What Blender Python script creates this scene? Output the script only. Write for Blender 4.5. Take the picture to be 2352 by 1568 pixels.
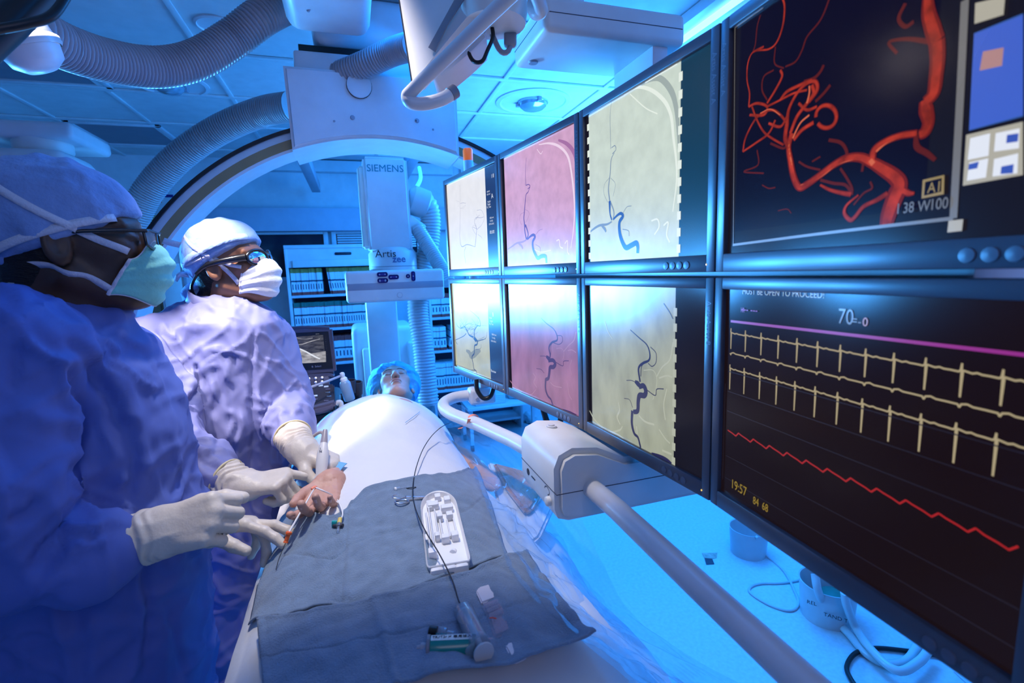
import bpy, bmesh, math, random
import numpy as np
from mathutils import Vector, Matrix, noise as mnoise
random.seed(7)
S = bpy.context.scene
COL = S.collection
for o in list(bpy.data.objects): bpy.data.objects.remove(o)
# ---------------------------------------------------------------- camera
F, CX, CY = 1120.0, 1176.0, 784.0
YAW, PIT, ROL = math.radians(17.6), math.radians(-8.2), math.radians(2.05)
CAM = Vector((0, 0, 1.6))
fw = Vector((math.sin(YAW)*math.cos(PIT), math.cos(YAW)*math.cos(PIT), math.sin(PIT)))
r0 = Vector((math.cos(YAW), -math.sin(YAW), 0)); u0 = r0.cross(fw)
RX = math.cos(ROL)*r0 - math.sin(ROL)*u0
UX = math.sin(ROL)*r0 + math.cos(ROL)*u0
cd = bpy.data.cameras.new('camera'); cam = bpy.data.objects.new('camera', cd); COL.objects.link(cam)
cd.sensor_width = 36; cd.lens = F/2352*36; cd.clip_start = .02
cam.matrix_world = Matrix(((RX.x, UX.x, -fw.x, CAM.x), (RX.y, UX.y, -fw.y, CAM.y), (RX.z, UX.z, -fw.z, CAM.z), (0, 0, 0, 1)))
S.camera = cam
cd.dof.use_dof = True; cd.dof.focus_distance = 1.25; cd.dof.aperture_fstop = 5.0
def ray(x, y): return fw + RX*((x-CX)/F) - UX*((y-CY)/F)
def P(x, y, d): return CAM + ray(x, y)*d
def PZ(x, y, z): v = ray(x, y); return CAM + v*((z-CAM.z)/v.z)
def PY(x, y, Y): v = ray(x, y); return CAM + v*(Y/v.y)
def PX(x, y, X): v = ray(x, y); return CAM + v*(X/v.x)
QF = Vector((math.sin(YAW), math.cos(YAW), 0))          # horizontal forward
def PB(x, y, b): v = ray(x, y); return CAM + v*(b/v.dot(QF))
# ---------------------------------------------------------------- light
S.view_settings.view_transform = 'Standard'; S.view_settings.look = 'None'
S.view_settings.exposure = 0.0; S.view_settings.gamma = 1.0; S.view_settings.use_curve_mapping = False
W = bpy.data.worlds.new('world'); S.world = W; W.use_nodes = True
W.node_tree.nodes['Background'].inputs[0].default_value = (.03, .06, .38, 1)
W.node_tree.nodes['Background'].inputs[1].default_value = .08
BLUE = (.006, .245, 1.0)
def area(name, loc, to, size, power, col, sy=None, spread=math.pi):
    l = bpy.data.lights.new(name, 'AREA'); l.energy = power; l.color = col; l.size = size
    if sy: l.shape = 'RECTANGLE'; l.size_y = sy
    l.spread = spread
    o = bpy.data.objects.new(name, l); COL.objects.link(o); o.location = loc
    o.rotation_euler = (Vector(to)-Vector(loc)).to_track_quat('-Z', 'Y').to_euler(); return o
def spot(name, loc, to, power, col, ang, blend=.3, rad=.05):
    l = bpy.data.lights.new(name, 'SPOT'); l.energy = power; l.color = col; l.spot_size = math.radians(ang)
    l.spot_blend = blend; l.shadow_soft_size = rad
    o = bpy.data.objects.new(name, l); COL.objects.link(o); o.location = loc
    o.rotation_euler = (Vector(to)-Vector(loc)).to_track_quat('-Z', 'Y').to_euler(); return o
area('blue_strip_light', (1.75, 1.75, 2.50), (1.5, 3.0, 2.0), .25, 50, BLUE, 1.2)
area('blue_uplight', (1.7, 3.0, 1.9), (1.2, 3.0, 2.66), .5, 60, (.05, .33, 1), 1.0)
area('blue_ceiling_light', (1.9, 2.6, 2.55), (1.7, 2.6, 0), .8, 85, BLUE, 1.6)
area('blue_wall_light', (.4, 3.5, 2.55), (.3, 4.6, 1.2), .3, 24, BLUE, 1.5)
area('blue_panel_light', (-1.55, 3.35, 1.43), (.47, 1.2, 1.46), 1.75, 76, (.06, .38, 1), .22, math.radians(75))
area('blue_chest_fill', (.27, 1.72, 2.6), (-.22, 1.45, 1.2), .4, 7, BLUE, .4)  # added fill, no known fixture: puts blue on the farther doctor's chest
area('blue_bucket_fill', (1.9, .2, 2.5), (1.95, 1.6, 0), .5, 16, BLUE, .5)  # extra unseen fill added to turn the buckets and floor tubes blue
spot('surgical_lamp', (-.10, 1.14, 2.5), (.09, 1.36, 1.08), 64, (1, .93, .87), 60, .35, .05)
spot('examination_lamp', (-.72, 1.26, 2.5), (-.44, 1.49, 1.62), 190, (1, .90, .86), 30, .5, .04)
area('room_light', (.3, -1.0, 2.45), (.1, 1.2, 1.1), 1.2, 5.5, (.85, .78, 1.0), .8)
# ---------------------------------------------------------------- materials
def M(name, col, rough=.5, metal=0, var=.05, scale=12, bump=0, bscale=80, trans=0, alpha=1, emit=None, es=1, coat=0, st=(1, 1, 1), ior=1.45, sheen=0, det=3, spec=.5, rg=False):
    m = bpy.data.materials.new(name); m.use_nodes = True
    nt = m.node_tree; N = nt.nodes; L = nt.links; b = N['Principled BSDF']
    tc = N.new('ShaderNodeTexCoord'); mp = N.new('ShaderNodeMapping'); mp.inputs['Scale'].default_value = st
    L.new(tc.outputs['Object'], mp.inputs[0])
    n = N.new('ShaderNodeTexNoise'); n.inputs['Scale'].default_value = scale; n.inputs['Detail'].default_value = det
    L.new(mp.outputs[0], n.inputs['Vector'])
    r = N.new('ShaderNodeValToRGB'); r.color_ramp.elements[0].position = .3; r.color_ramp.elements[1].position = .7
    c = Vector(col[:3])
    r.color_ramp.elements[0].color = (*(c*(1-var)), 1); r.color_ramp.elements[1].color = (*[min(1, q) for q in c*(1+var)], 1)
    L.new(n.outputs['Fac'], r.inputs[0]); L.new(r.outputs[0], b.inputs['Base Color'])
    b.inputs['Roughness'].default_value = rough; b.inputs['Metallic'].default_value = metal
    b.inputs['Transmission Weight'].default_value = trans; b.inputs['Alpha'].default_value = alpha
    b.inputs['Coat Weight'].default_value = coat; b.inputs['IOR'].default_value = ior
    b.inputs['Sheen Weight'].default_value = sheen; b.inputs['Specular IOR Level'].default_value = spec
    if emit:
        if emit is True: L.new(r.outputs[0], b.inputs['Emission Color'])
        else: b.inputs['Emission Color'].default_value = (*emit, 1)
        b.inputs['Emission Strength'].default_value = es
    if bump:
        n2 = N.new('ShaderNodeTexNoise'); n2.inputs['Scale'].default_value = bscale; n2.inputs['Detail'].default_value = 4
        L.new(mp.outputs[0], n2.inputs['Vector']); bp = N.new('ShaderNodeBump'); bp.inputs['Strength'].default_value = bump
        if rg: n2.noise_type = 'RIDGED_MULTIFRACTAL'; n2.inputs['Detail'].default_value = 5; n2.inputs['Distortion'].default_value = .6
        bp.inputs['Distance'].default_value = .01; L.new(n2.outputs['Fac'], bp.inputs['Height']); L.new(bp.outputs[0], b.inputs['Normal'])
    return m
MT = dict(
 ceil=M('ceiling_tile', (.62, .62, .62), .8, bump=.05, bscale=300), rail=M('ceiling_rail', (.7, .7, .7), .4),
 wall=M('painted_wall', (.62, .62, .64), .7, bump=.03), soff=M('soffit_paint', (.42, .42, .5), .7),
 floor=M('vinyl_floor', (.60, .62, .64), .32, var=.07, scale=60, bump=.02, bscale=200),
 white=M('white_enamel', (.66, .64, .66), .35), white2=M('cream_enamel', (.70, .67, .64), .4), grey=M('grey_plastic', (.34, .33, .38), .4),
 dgrey=M('charcoal_plastic', (.055, .05, .065), .42), black=M('black_plastic', (.008, .008, .01), .4), mid=M('mid_grey_plastic', (.2, .19, .23), .4),
 tan=M('tan_track', (.30, .20, .10), .5), hose=M('hose_plastic', (.36, .32, .34), .3), hoseb=M('pale_hose_plastic', (.55, .55, .56), .28),
 bezel=M('monitor_bezel', (.075, .075, .10), .33, spec=.8), bezd=M('monitor_inner_edge', (.006, .006, .01), .5), btn=M('monitor_button', (.13, .13, .17), .35),
 steel=M('steel', (.55, .55, .58), .25, 1), chrome=M('chrome', (.8, .8, .82), .08, 1),
 orange=M('orange_plastic', (.85, .14, .03), .4), beacon=M('orange_cap_added_glow', (.9, .16, .02), .4, emit=(.9, .13, .01), es=.45), orange2=M('orange_band', (.95, .28, .16), .5), red=M('red_plastic', (.75, .05, .02), .35),  # beacon cap is unlit; faint glow added so its orange shows
 teal=M('teal_ink', (.0, .22, .28), .5), ink=M('black_ink', (.02, .02, .03), .5), navy=M('navy_button', (.01, .01, .16), .35), zee=M('blue_grey_ink', (.10, .14, .30), .5),
 fold=M('folder_paper', (.72, .74, .76), .7), fgreen=M('green_band', (.02, .16, .12), .6), fgold=M('gold_band', (.35, .25, .06), .6), fred=M('red_band', (.45, .06, .05), .6), fdark=M('folder_gap', (.05, .07, .12), .8),
 lensg=M('lamp_lens_glass', (.45, .55, .62), .12, .6), glassw=M('dark_window_glass', (.01, .015, .03), .08), wood=M('light_wood', (.42, .25, .12), .5, var=.15, scale=3, st=(1, 1, 12)),
)
# ---------------------------------------------------------------- mesh helpers
def V3(v): return Vector(v)
def frame(n):
    n = Vector(n).normalized(); a = Vector((0, 0, 1)) if abs(n.z) < .95 else Vector((1, 0, 0))
    x = a.cross(n).normalized(); return x, n.cross(x), n
def box(bm, lo, hi, bev=0, mat=None, seg=2, mi=0):
    lo, hi = Vector(lo), Vector(hi); c = (lo+hi)/2; s = hi-lo
    r = bmesh.ops.create_cube(bm, size=1); vs = r['verts']
    for v in vs: v.co = Vector((v.co.x*s.x, v.co.y*s.y, v.co.z*s.z)) + c
    es = list({e for v in vs for e in v.link_edges}); fs = list({f for v in vs for f in v.link_faces})
    for f in fs: f.material_index = mi
    if bev:
        g = bmesh.ops.bevel(bm, geom=es, offset=bev, segments=seg, affect='EDGES', profile=.5); vs = list({v for f in g['faces'] for v in f.verts} | {v for v in vs if v.is_valid})
    if mat is not None:
        for v in vs: v.co = mat @ v.co
    return vs
def obox(bm, c, ax, s, bev=0, seg=2):
    """oriented box: centre, 3 axes, full sizes"""
    m = Matrix((ax[0], ax[1], ax[2])).transposed().to_4x4(); m.translation = Vector(c); s = Vector(s)/2
    return box(bm, -s, s, bev, m, seg)
def tube(bm, pts, r, n=12, cap=True, mi=0):
    pts = [Vector(p) for p in pts]; m = len(pts); rs = r if hasattr(r, '__len__') else [r]*m
    t = [(pts[min(i+1, m-1)]-pts[max(i-1, 0)]).normalized() for i in range(m)]
    x, y, _ = frame(t[0]); rings = []
    for i in range(m):
        x = (x-t[i]*x.dot(t[i])).normalized(); y = t[i].cross(x)
        rings.append([bm.verts.new(pts[i]+(x*math.cos(k*2*math.pi/n)+y*math.sin(k*2*math.pi/n))*rs[i]) for k in range(n)])
    for a, b in zip(rings, rings[1:]):
        for k in range(n): f = bm.faces.new((a[k], a[(k+1) % n], b[(k+1) % n], b[k])); f.material_index = mi
    if cap:
        bm.faces.new(rings[0][::-1]).material_index = mi; bm.faces.new(rings[-1]).material_index = mi
def spline(pts, n=8):
    pts = [Vector(p) for p in pts]; out = []
    q = [pts[0]*2-pts[1]]+pts+[pts[-1]*2-pts[-2]]
    for i in range(1, len(q)-2):
        for k in range(n):
            t = k/n; a, b, c, d = q[i-1], q[i], q[i+1], q[i+2]
            out.append(.5*((2*b)+(c-a)*t+(2*a-5*b+4*c-d)*t*t+(3*b-a-3*c+d)*t**3))
    out.append(pts[-1]); return out
def resample(pts, step):
    L = [0]
    for a, b in zip(pts, pts[1:]): L.append(L[-1]+(b-a).length)
    n = max(2, int(L[-1]/step)); out = []; j = 0
    for i in range(n+1):
        s = L[-1]*i/n
        while j < len(L)-2 and L[j+1] < s: j += 1
        t = (s-L[j])/max(1e-9, L[j+1]-L[j]); out.append(pts[j].lerp(pts[j+1], min(1, t)))
    return out
def hose_mesh(bm, ctrl, R, pitch=.012, amp=.07, n=20):
    p = resample(spline(ctrl, 16), pitch/5); tube(bm, p, [R*(1+amp*(1 if (i % 5) in (0, 1) else -1 if (i % 5) in (3,) else 0)) for i in range(len(p))], n)
def lathe(bm, prof, org, axis=(0, 0, 1), n=32, mi=0, cap=True):
    x, y, z = frame(axis); org = Vector(org); rings = []
    for r, h in prof: rings.append([bm.verts.new(org+z*h+(x*math.cos(k*2*math.pi/n)+y*math.sin(k*2*math.pi/n))*max(r, 1e-5)) for k in range(n)])
    for a, b in zip(rings, rings[1:]):
        for k in range(n): f = bm.faces.new((a[k], a[(k+1) % n], b[(k+1) % n], b[k])); f.material_index = mi
    if cap: bm.faces.new(rings[0][::-1]).material_index = mi; bm.faces.new(rings[-1]).material_index = mi
def prism(bm, poly, vec, mi=0):
    a = [bm.verts.new(Vector(p)) for p in poly]; b = [bm.verts.new(Vector(p)+Vector(vec)) for p in poly]; n = len(a)
    fs = [bm.faces.new(a[::-1]), bm.faces.new(b)]+[bm.faces.new((a[k], a[(k+1) % n], b[(k+1) % n], b[k])) for k in range(n)]
    for f in fs: f.material_index = mi
    return a+b
def strip(bm, pts, nrm, w, mi=0, th=0):
    """flat ribbon along pts, width w (scalar/list), surface normal nrm (vector or list)"""
    pts = [Vector(p) for p in pts]; m = len(pts); prev = None
    if hasattr(w, '__len__') and len(w) != m: w = [float(np.interp(i/(m-1)*(len(w)-1), range(len(w)), w)) for i in range(m)]
    for i in range(m):
        t = (pts[min(i+1, m-1)]-pts[max(i-1, 0)]).normalized(); nn = Vector(nrm[i] if isinstance(nrm, list) else nrm)
        s = t.cross(nn).normalized()*((w[i] if hasattr(w, '__len__') else w)/2)
        cur = (bm.verts.new(pts[i]-s), bm.verts.new(pts[i]+s))
        if prev: bm.faces.new((prev[0], prev[1], cur[1], cur[0])).material_index = mi
        prev = cur
def gridmesh(bm, rows, wrap=False, mi=0):
    vs = [[bm.verts.new(p) for p in r] for r in rows]
    for a, b in zip(vs, vs[1:]):
        for k in range(len(a)-(0 if wrap else 1)):
            j = (k+1) % len(a); bm.faces.new((a[k], a[j], b[j], b[k])).material_index = mi
    return vs
def tag(o, label=None, cat=None, group=None, kind=None):
    for k, v in (('label', label), ('category', cat), ('group', group), ('kind', kind)):
        if v: o[k] = v
    return o
def adopt(o, parent):
    o.parent = parent
    m = parent.matrix_basis.copy(); q = parent
    o.matrix_parent_inverse = (m if not q.parent else (q.parent.matrix_basis @ q.matrix_parent_inverse @ m)).inverted()
def ob(name, bm, mats, parent=None, smooth=30, label=None, rn=True):
    if rn: bmesh.ops.recalc_face_normals(bm, faces=bm.faces)
    me = bpy.data.meshes.new(name); bm.to_mesh(me); bm.free()
    for m in (mats if isinstance(mats, (list, tuple)) else [mats]): me.materials.append(MT[m] if isinstance(m, str) else m)
    if smooth:
        me.polygons.foreach_set('use_smooth', [True]*len(me.polygons))
        if smooth < 180: me.set_sharp_from_angle(angle=math.radians(smooth))
    o = bpy.data.objects.new(name, me); COL.objects.link(o)
    if parent: adopt(o, parent)
    if label: o['label'] = label
    return o
def NB(): return bmesh.new()
def thing(name, loc, label, cat, group=None):
    o = bpy.data.objects.new(name, None); COL.objects.link(o); o.location = loc; o.empty_display_size = .05
    return tag(o, label, cat, group)
def copytree(o, dm, label=None, parent=None, group=None):
    c = o.copy(); COL.objects.link(c)
    if parent is None:
        c.matrix_basis = dm @ o.matrix_basis
        if label: c['label'] = label
        if group: c['group'] = group
    else: c.parent = parent
    for ch in list(o.children): copytree(ch, dm, None, c)
    return c
def text(name, body, size, org, xd, yd, m, parent=None, align='LEFT', sx=1, ext=.0003, label=None, off=0, shear=0):
    cu = bpy.data.curves.new(name, 'FONT'); cu.body = body; cu.size = size; cu.align_x = align; cu.extrude = ext; cu.offset = off; cu.shear = shear; cu.resolution_u = 3
    t = bpy.data.objects.new(name, cu); COL.objects.link(t); dg = bpy.context.evaluated_depsgraph_get()
    me = bpy.data.meshes.new_from_object(t.evaluated_get(dg)); bpy.data.objects.remove(t); bpy.data.curves.remove(cu)
    xd = Vector(xd).normalized(); yd = Vector(yd); yd = (yd-xd*yd.dot(xd)).normalized(); z = xd.cross(yd)
    me.transform(Matrix(((xd.x*sx, yd.x, z.x, org[0]), (xd.y*sx, yd.y, z.y, org[1]), (xd.z*sx, yd.z, z.z, org[2]), (0, 0, 0, 1))))
    me.materials.clear(); me.materials.append(MT[m] if isinstance(m, str) else m)
    o = bpy.data.objects.new(name, me); COL.objects.link(o)
    if parent: adopt(o, parent)
    if label: o['label'] = label
    return o
def struct(name, bm, m, parent=None, smooth=30):
    o = ob(name, bm, m, parent, smooth)
    if not parent: o['kind'] = 'structure'
    return o
# ---------------------------------------------------------------- room
X0, X1, Y0, Y1, ZC = -2.6, 3.0, -1.6, 4.95, 2.66
b = NB(); box(b, (X0-.1, Y0-.1, -.1), (X1+.1, Y1+.1, 0)); struct('floor', b, 'floor')
b = NB(); box(b, (X0-.1, Y0-.1, ZC), (X1+.1, Y1+.1, ZC+.1)); struct('ceiling', b, 'ceil')
b = NB(); box(b, (X0-.1, Y0, 0), (X0, Y1, ZC)); struct('wall_left', b, 'wall')
b = NB(); box(b, (X1, Y0, 0), (X1+.1, Y1, ZC)); struct('wall_right', b, 'wall')
b = NB(); box(b, (X0-.1, Y1, 0), (X1+.1, Y1+.1, ZC)); struct('wall_back', b, 'wall')
b = NB(); box(b, (X0-.1, Y0-.1, 0), (X1+.1, Y0, ZC)); struct('wall_front', b, 'soff')
b = NB()
for y in (Y0+.35, -.25, .36, .97, 1.57, 2.15, 2.75, 3.345, 3.95, 4.64): box(b, (X0, y-.018, ZC-.012), (X1, y+.018, ZC-.0005), .003)
for x in (-2.32, -1.71, -1.2, -.59, .28, .885, 1.5, 2.1, 2.7): box(b, (x-.013, Y0, ZC-.010), (x+.013, Y1, ZC-.0005), .002)
struct('trim_1', b, 'rail')
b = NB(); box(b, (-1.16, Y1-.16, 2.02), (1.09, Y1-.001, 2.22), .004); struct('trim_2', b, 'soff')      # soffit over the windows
b = NB(); box(b, (1.09, Y1-.05, .0), (1.13, Y1-.001, ZC-.013)); struct('trim_3', b, 'wall')
b = NB(); box(b, (-.75, Y1-.09, ZC-.11), (1.0, Y1-.001, ZC-.013), .003); struct('trim_4', b, 'wall')
def window(n, x0, x1, z0, z1, blind):
    b = NB()
    for lo, hi in (((x0-.04, Y1-.05, z0-.04), (x0, Y1-.001, z1+.03)), ((x1, Y1-.05, z0-.04), (x1+.04, Y1-.001, z1+.03)), ((x0, Y1-.05, z1), (x1, Y1-.001, z1+.03)), ((x0, Y1-.05, z0-.04), (x1, Y1-.001, z0))): box(b, lo, hi, .003)
    w = struct(n, b, 'wall')
    b = NB(); box(b, (x0, Y1-.02, z0), (x1, Y1-.012, z1)); ob('glass_pane', b, 'glassw', w)
    if blind:
        b = NB()
        for k in range(6): z = z1-.012-k*.022; box(b, (x0+.01, Y1-.045, z-.008), (x1-.01, Y1-.03, z+.008), .003)
        ob('window_blind', b, 'white', w)
    return w
window('window_1', -1.05, -.235, 1.62, 2.0, False)
window('window_2', -.125, .62, 1.62, 2.0, True)
# floor seams and cracks are thin inlays
b = NB()
for a, c in (((2.28, 1.2), (2.28, 4.9)), ((1.25, .2), (2.9, .95)), ((1.75, .1), (2.1, 1.1))):
    strip(b, [Vector((*a, .0006)), Vector((*c, .0006))], (0, 0, 1), .004)
struct('trim_5', b, 'grey', smooth=0)
# ---------------------------------------------------------------- ceiling fixtures
def round_fixture(x, y, r, label, lamp=True, group=None):
    t = thing('ceiling_downlight', (x, y, ZC), label, 'ceiling light', group)
    b = NB(); lathe(b, [(r*1.12, -.0005), (r*1.12, -.006), (r*1.0, -.010), (r*.96, -.004), (r*.8, -.0022), (.02, -.0022)], (x, y, ZC), n=40, cap=False); ob('reflector', b, 'white', t)
    if lamp:
        b = NB(); lathe(b, [(r*.46, -.002), (r*.46, -.012), (r*.42, -.014), (r*.40, -.03), (r*.30, -.048), (r*.15, -.056), (.001, -.058)], (x, y, ZC), n=28); ob('lamp_lens', b, 'lensg', t)
        for k in range(3):
            b = NB(); a = k*2.1+.6; box(b, (x+math.cos(a)*r*.46-.012, y+math.sin(a)*r*.46-.012, ZC-.026), (x+math.cos(a)*r*.46+.012, y+math.sin(a)*r*.46+.012, ZC-.002), .003)
            ob('lamp_clip', b, 'grey', t)
    return t
round_fixture(1.17, 3.07, .21, 'large round downlight in the bright ceiling above the monitor bank')
round_fixture(-.86, 3.2, .17, 'round ceiling downlight half hidden behind the long sagging hose')
round_fixture(-.46, 2.46, .075, 'small round ceiling recess above the long sagging hose', False)
round_fixture(.80, 2.12, .10, 'round ceiling rosette above the dangling cables', False)
def panel(x0, x1, y0, y1, label):
    t = thing('ceiling_light_panel', ((x0+x1)/2, (y0+y1)/2, ZC), label, 'ceiling light', 'unlit ceiling light panels')
    b = NB()
    for lo, hi in (((x0, y0), (x0+.03, y1)), ((x1-.03, y0), (x1, y1)), ((x0, y0), (x1, y0+.03)), ((x0, y1-.03), (x1, y1))): box(b, (*lo, ZC-.016), (*hi, ZC-.001), .003)
    ob('panel_frame', b, 'white', t)
    b = NB(); box(b, (x0+.03, y0+.03, ZC-.006), (x1-.03, y1-.03, ZC-.002)); ob('diffuser', b, 'mid', t)
panel(-1.69, -1.15, 2.80, 3.31, 'grey unlit ceiling light panel beside the dark lamp arm')
panel(-1.69, -1.16, 4.0, 4.58, 'grey unlit ceiling light panel above the nearer doctor’s cap')
# fluorescent strip fixture (lit blue) above the monitors
t = thing('ceiling_strip_light', (1.62, 1.9, ZC), 'glowing blue fluorescent strip light above the right end of monitors', 'ceiling light')
b = NB(); box(b, (1.42, 1.2, ZC-.05), (1.80, 2.08, ZC-.001), .01); ob('housing', b, 'white', t)
MT['tubeglow'] = M('lit_tube', (.5, .8, 1), .3, emit=(.12, .5, 1), es=5)
for k in range(3):
    b = NB(); tube(b, [(1.48+k*.11, 1.24, ZC-.066), (1.48+k*.11, 2.05, ZC-.066)], .013, 12); ob('tube', b, 'tubeglow', t)
# ---------------------------------------------------------------- ceiling mounted C-arm (ring)
GY, GX, GZ, RO, RI, GD = 2.10, .137, 1.19, 1.02, .945, .15
t = thing('c_arm_gantry', (.14, 2.2, 0), 'large white ring shaped X-ray gantry arching over the patient', 'x-ray machine')
A0, A1, NA = math.radians(-28), math.radians(205), 110
def arcsweep(prof, mi=None):
    b = NB(); rows = []
    for k in range(NA+1):
        a = A0+(A1-A0)*k/NA; rows.append([Vector((GX+math.cos(a)*r, y, GZ+math.sin(a)*r)) for r, y in prof])
    vs = gridmesh(b, rows, True); b.faces.new(vs[0]); b.faces.new(vs[-1]); return b
ob('arc', arcsweep([(RI, GY), (RI+.012, GY-.004), (RO-.012, GY-.004), (RO, GY+.006), (RO, GY+GD), (RI, GY+GD)]), 'white', t, 40)
ob('track', arcsweep([(RI+.010, GY-.0052), (RI+.042, GY-.0052), (RI+.042, GY-.001), (RI+.010, GY-.001)]), 'tan', t, 40, label='tan running track set into the ring')
ob('edge_strip', arcsweep([(RO-.008, GY-.010), (RO+.004, GY-.010), (RO+.004, GY+.02), (RO-.008, GY+.02)]), 'black', t, 40, label='black rubber strip on the outer edge')
by = GY-.05; xl, xr = PY(662, 250, by).x, PY(1051, 250, by).x; zt = PY(850, 165, by).z
poly = [(xl-.005, by, zt)]; al = math.acos((xl-GX)/(RI-.004)); ar = math.acos((xr-GX)/(RI-.004))
for k in range(25):
    a = al+(ar-al)*k/24; poly.append((GX+math.cos(a)*(RI-.004), by, GZ+math.sin(a)*(RI-.004)))
poly.append((xr, by, zt))
b = NB(); prism(b, poly, (0, GD+.12, 0)); bmesh.ops.recalc_face_normals(b, faces=b.faces)
bmesh.ops.bevel(b, geom=[e for e in b.edges if abs(e.verts[0].co.y-by) < .001 and abs(e.verts[1].co.y-by) < .001], offset=.012, segments=3, affect='EDGES')
blk = ob('carriage_block', b, 'white', t, 40)
b = NB(); z2 = PY(850, 128, by+.03).z; box(b, (xl+.03, by+.03, zt-.01), (xr-.01, by+GD+.1, z2), .012); ob('upper_block', b, 'white', t, 40)
b = NB(); box(b, (xl+.05, by+.06, z2-.01), (xr-.03, by+GD+.08, z2+.03)); ob('gap_shade', b, 'black', t)  # black block puts the shade of the open gap into colour
b = NB(); box(b, (xl+.10, by+.03, z2+.03), (xl+.52, by+GD+.1, ZC), .05, seg=4); ob('ceiling_mount', b, 'white', t, 50)
b = NB(); p = PY(825, 198, by); lathe(b, [(.045, 0), (.045, .012), (.038, .014), (.001, .014)], p+Vector((0, .0, 0)), (0, -1, 0), 24); ob('hose_port', b, 'white', t, 40)
b = NB(); lathe(b, [(.044, .0), (.047, .003), (.044, .006)], p+Vector((0, -.001, 0)), (0, -1, 0), 24, cap=False); ob('port_seal', b, 'black', t, 40)
for q in ((768, 278), (955, 278), (810, 270), (958, 277), (995, 297)):
    b = NB(); lathe(b, [(.009 if q[0] in (810, 958) else .004, 0), (.007 if q[0] in (810, 958) else .003, .003)], PY(*q, by-.0005), (0, -1, 0), 14); ob('screw_cover', b, 'grey', t, 40)
# ceiling trolley ahead of the ring
t = thing('ceiling_trolley', (.0, 1.75, ZC), 'white rounded trolley box on the ceiling where the sagging hose ends', 'x-ray machine part')
b = NB(); lo, hi = PY(662, 78, 2.0), PY(850, 78, 2.0)
box(b, (lo.x, 1.70, lo.z), (hi.x, 2.0, ZC), .05, seg=5); ob('housing', b, 'white', t, 50)
b = NB(); lathe(b, [(.006, 0), (.004, .004)], (lo.x+.08, 1.82, lo.z), (0, 0, -1), 12); ob('screw', b, 'grey', t)
# hoses
def hose(pts, R, label, m='hose', pitch=.012, amp=.06):
    b = NB(); hose_mesh(b, pts, R, pitch, amp); return tag(ob('corrugated_hose', b, m, None, 60), label, 'hose', 'corrugated hoses')
hose([P(-60, 20, 1.15), P(60, 62, 1.2), P(150, 108, 1.3), P(250, 140, 1.42), P(360, 155, 1.55), P(450, 138, 1.64), P(530, 92, 1.7), P(600, 40, 1.74), P(665, 8, 1.86)], .057, 'long grey corrugated hose sagging under the ceiling at upper left')
hose([P(950, 105, 1.7), P(900, 120, 1.78), P(840, 148, 1.83), P(790, 168, 1.87), P(765, 178, 1.91), P(757, 182, 1.97)], .045, 'short grey corrugated hose bending into the block above the ring')
hose([P(672, 245, 2.14), P(600, 258, 2.2), P(500, 300, 2.24), P(410, 362, 2.26), P(340, 440, 2.28), P(300, 520, 2.3)], .06, 'grey corrugated hose curving along the left of the ring')
# ---------------------------------------------------------------- frontal detector stand
t = thing('x_ray_detector_stand', (.19, 2.7, 0), 'white upright X-ray detector column standing beyond the patient’s head', 'x-ray machine')
cy = 2.52
a, c = PY(832, 357, cy), PY(934, 367, cy); d_, e = PY(846, 570, cy), PY(948, 575, cy)
def slab(n, p, dep, bev, m, sm=45):
    b = NB(); prism(b, p, (0, dep, 0)); bmesh.ops.recalc_face_normals(b, faces=b.faces); bmesh.ops.bevel(b, geom=list(b.edges), offset=bev, segments=3, affect='EDGES'); return ob(n, b, m, t, sm)
slab('column', [(a.x, cy, d_.z-.02), (a.x-.002, cy, a.z), (c.x, cy, a.z), (c.x+.004, cy, d_.z-.02)], .16, .014, 'white')
slab('side_rail', [(a.x-.028, cy+.03, d_.z+.0), (a.x-.028, cy+.03, a.z-.04), (a.x+.02, cy+.03, a.z-.04), (a.x+.02, cy+.03, d_.z+.0)], .10, .01, 'white2')
b = NB(); lathe(b, [(.12, 0), (.12, .09), (.10, .115), (.085, .12)], ((a.x+c.x)/2+.012, cy+.08, d_.z-.115), n=40); ob('collar', b, 'white', t, 45)
b = NB(); lathe(b, [(.1205, .022), (.1212, .024), (.1205, .026)], ((a.x+c.x)/2+.012, cy+.08, d_.z-.115), n=40, cap=False); ob('collar_groove', b, 'grey', t)
text('maker_lettering', 'SIEMENS', .047, PY(842, 393, cy-.001), (1, 0, 0), (0, 0, 1), 'teal', t)
text('model_lettering', 'Artis', .05, PY(862, 591, cy-.046), (1, 0, 0), (0, 0, 1), 'ink', t)
text('model_lettering', 'zee', .046, PY(902, 602, cy-.046), (1, 0, 0), (0, 0, 1), 'zee', t, off=.0008)
dy = 2.28
p0, p1 = PY(797, 698, dy), PY(1019, 616, dy)
b = NB(); box(b, (p0.x, dy, p0.z), (p1.x, dy+.36, p1.z), .016, seg=4); hz = p1.z-p0.z
ob('detector_housing', b, 'white2', t, 50)
b = NB(); box(b, (p0.x+.006, dy-.0012, p0.z+hz*.40), (p1.x-.006, dy+.01, p0.z+hz*.61), .001); ob('bumper_band', b, 'grey', t, label='grey bumper band around the detector')
b = NB(); lathe(b, [(.0115, 0), (.0125, .0008), (.0115, .0016)], ((p0.x+p1.x)/2+.012, dy-.0002, p0.z+hz*.2), (0, -1, 0), 24, cap=False); ob('focus_mark', b, 'grey', t)
def pill(cx, cz, w, h, m='navy', rot=0):
    b = NB(); vs = box(b, (cx-w/2, dy-.004, cz-h/2), (cx+w/2, dy+.002, cz+h/2), min(w, h)*.42, seg=4); ob('button', b, m, t, 50)
def dp(x, y): return PY(x, y, dy)
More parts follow.
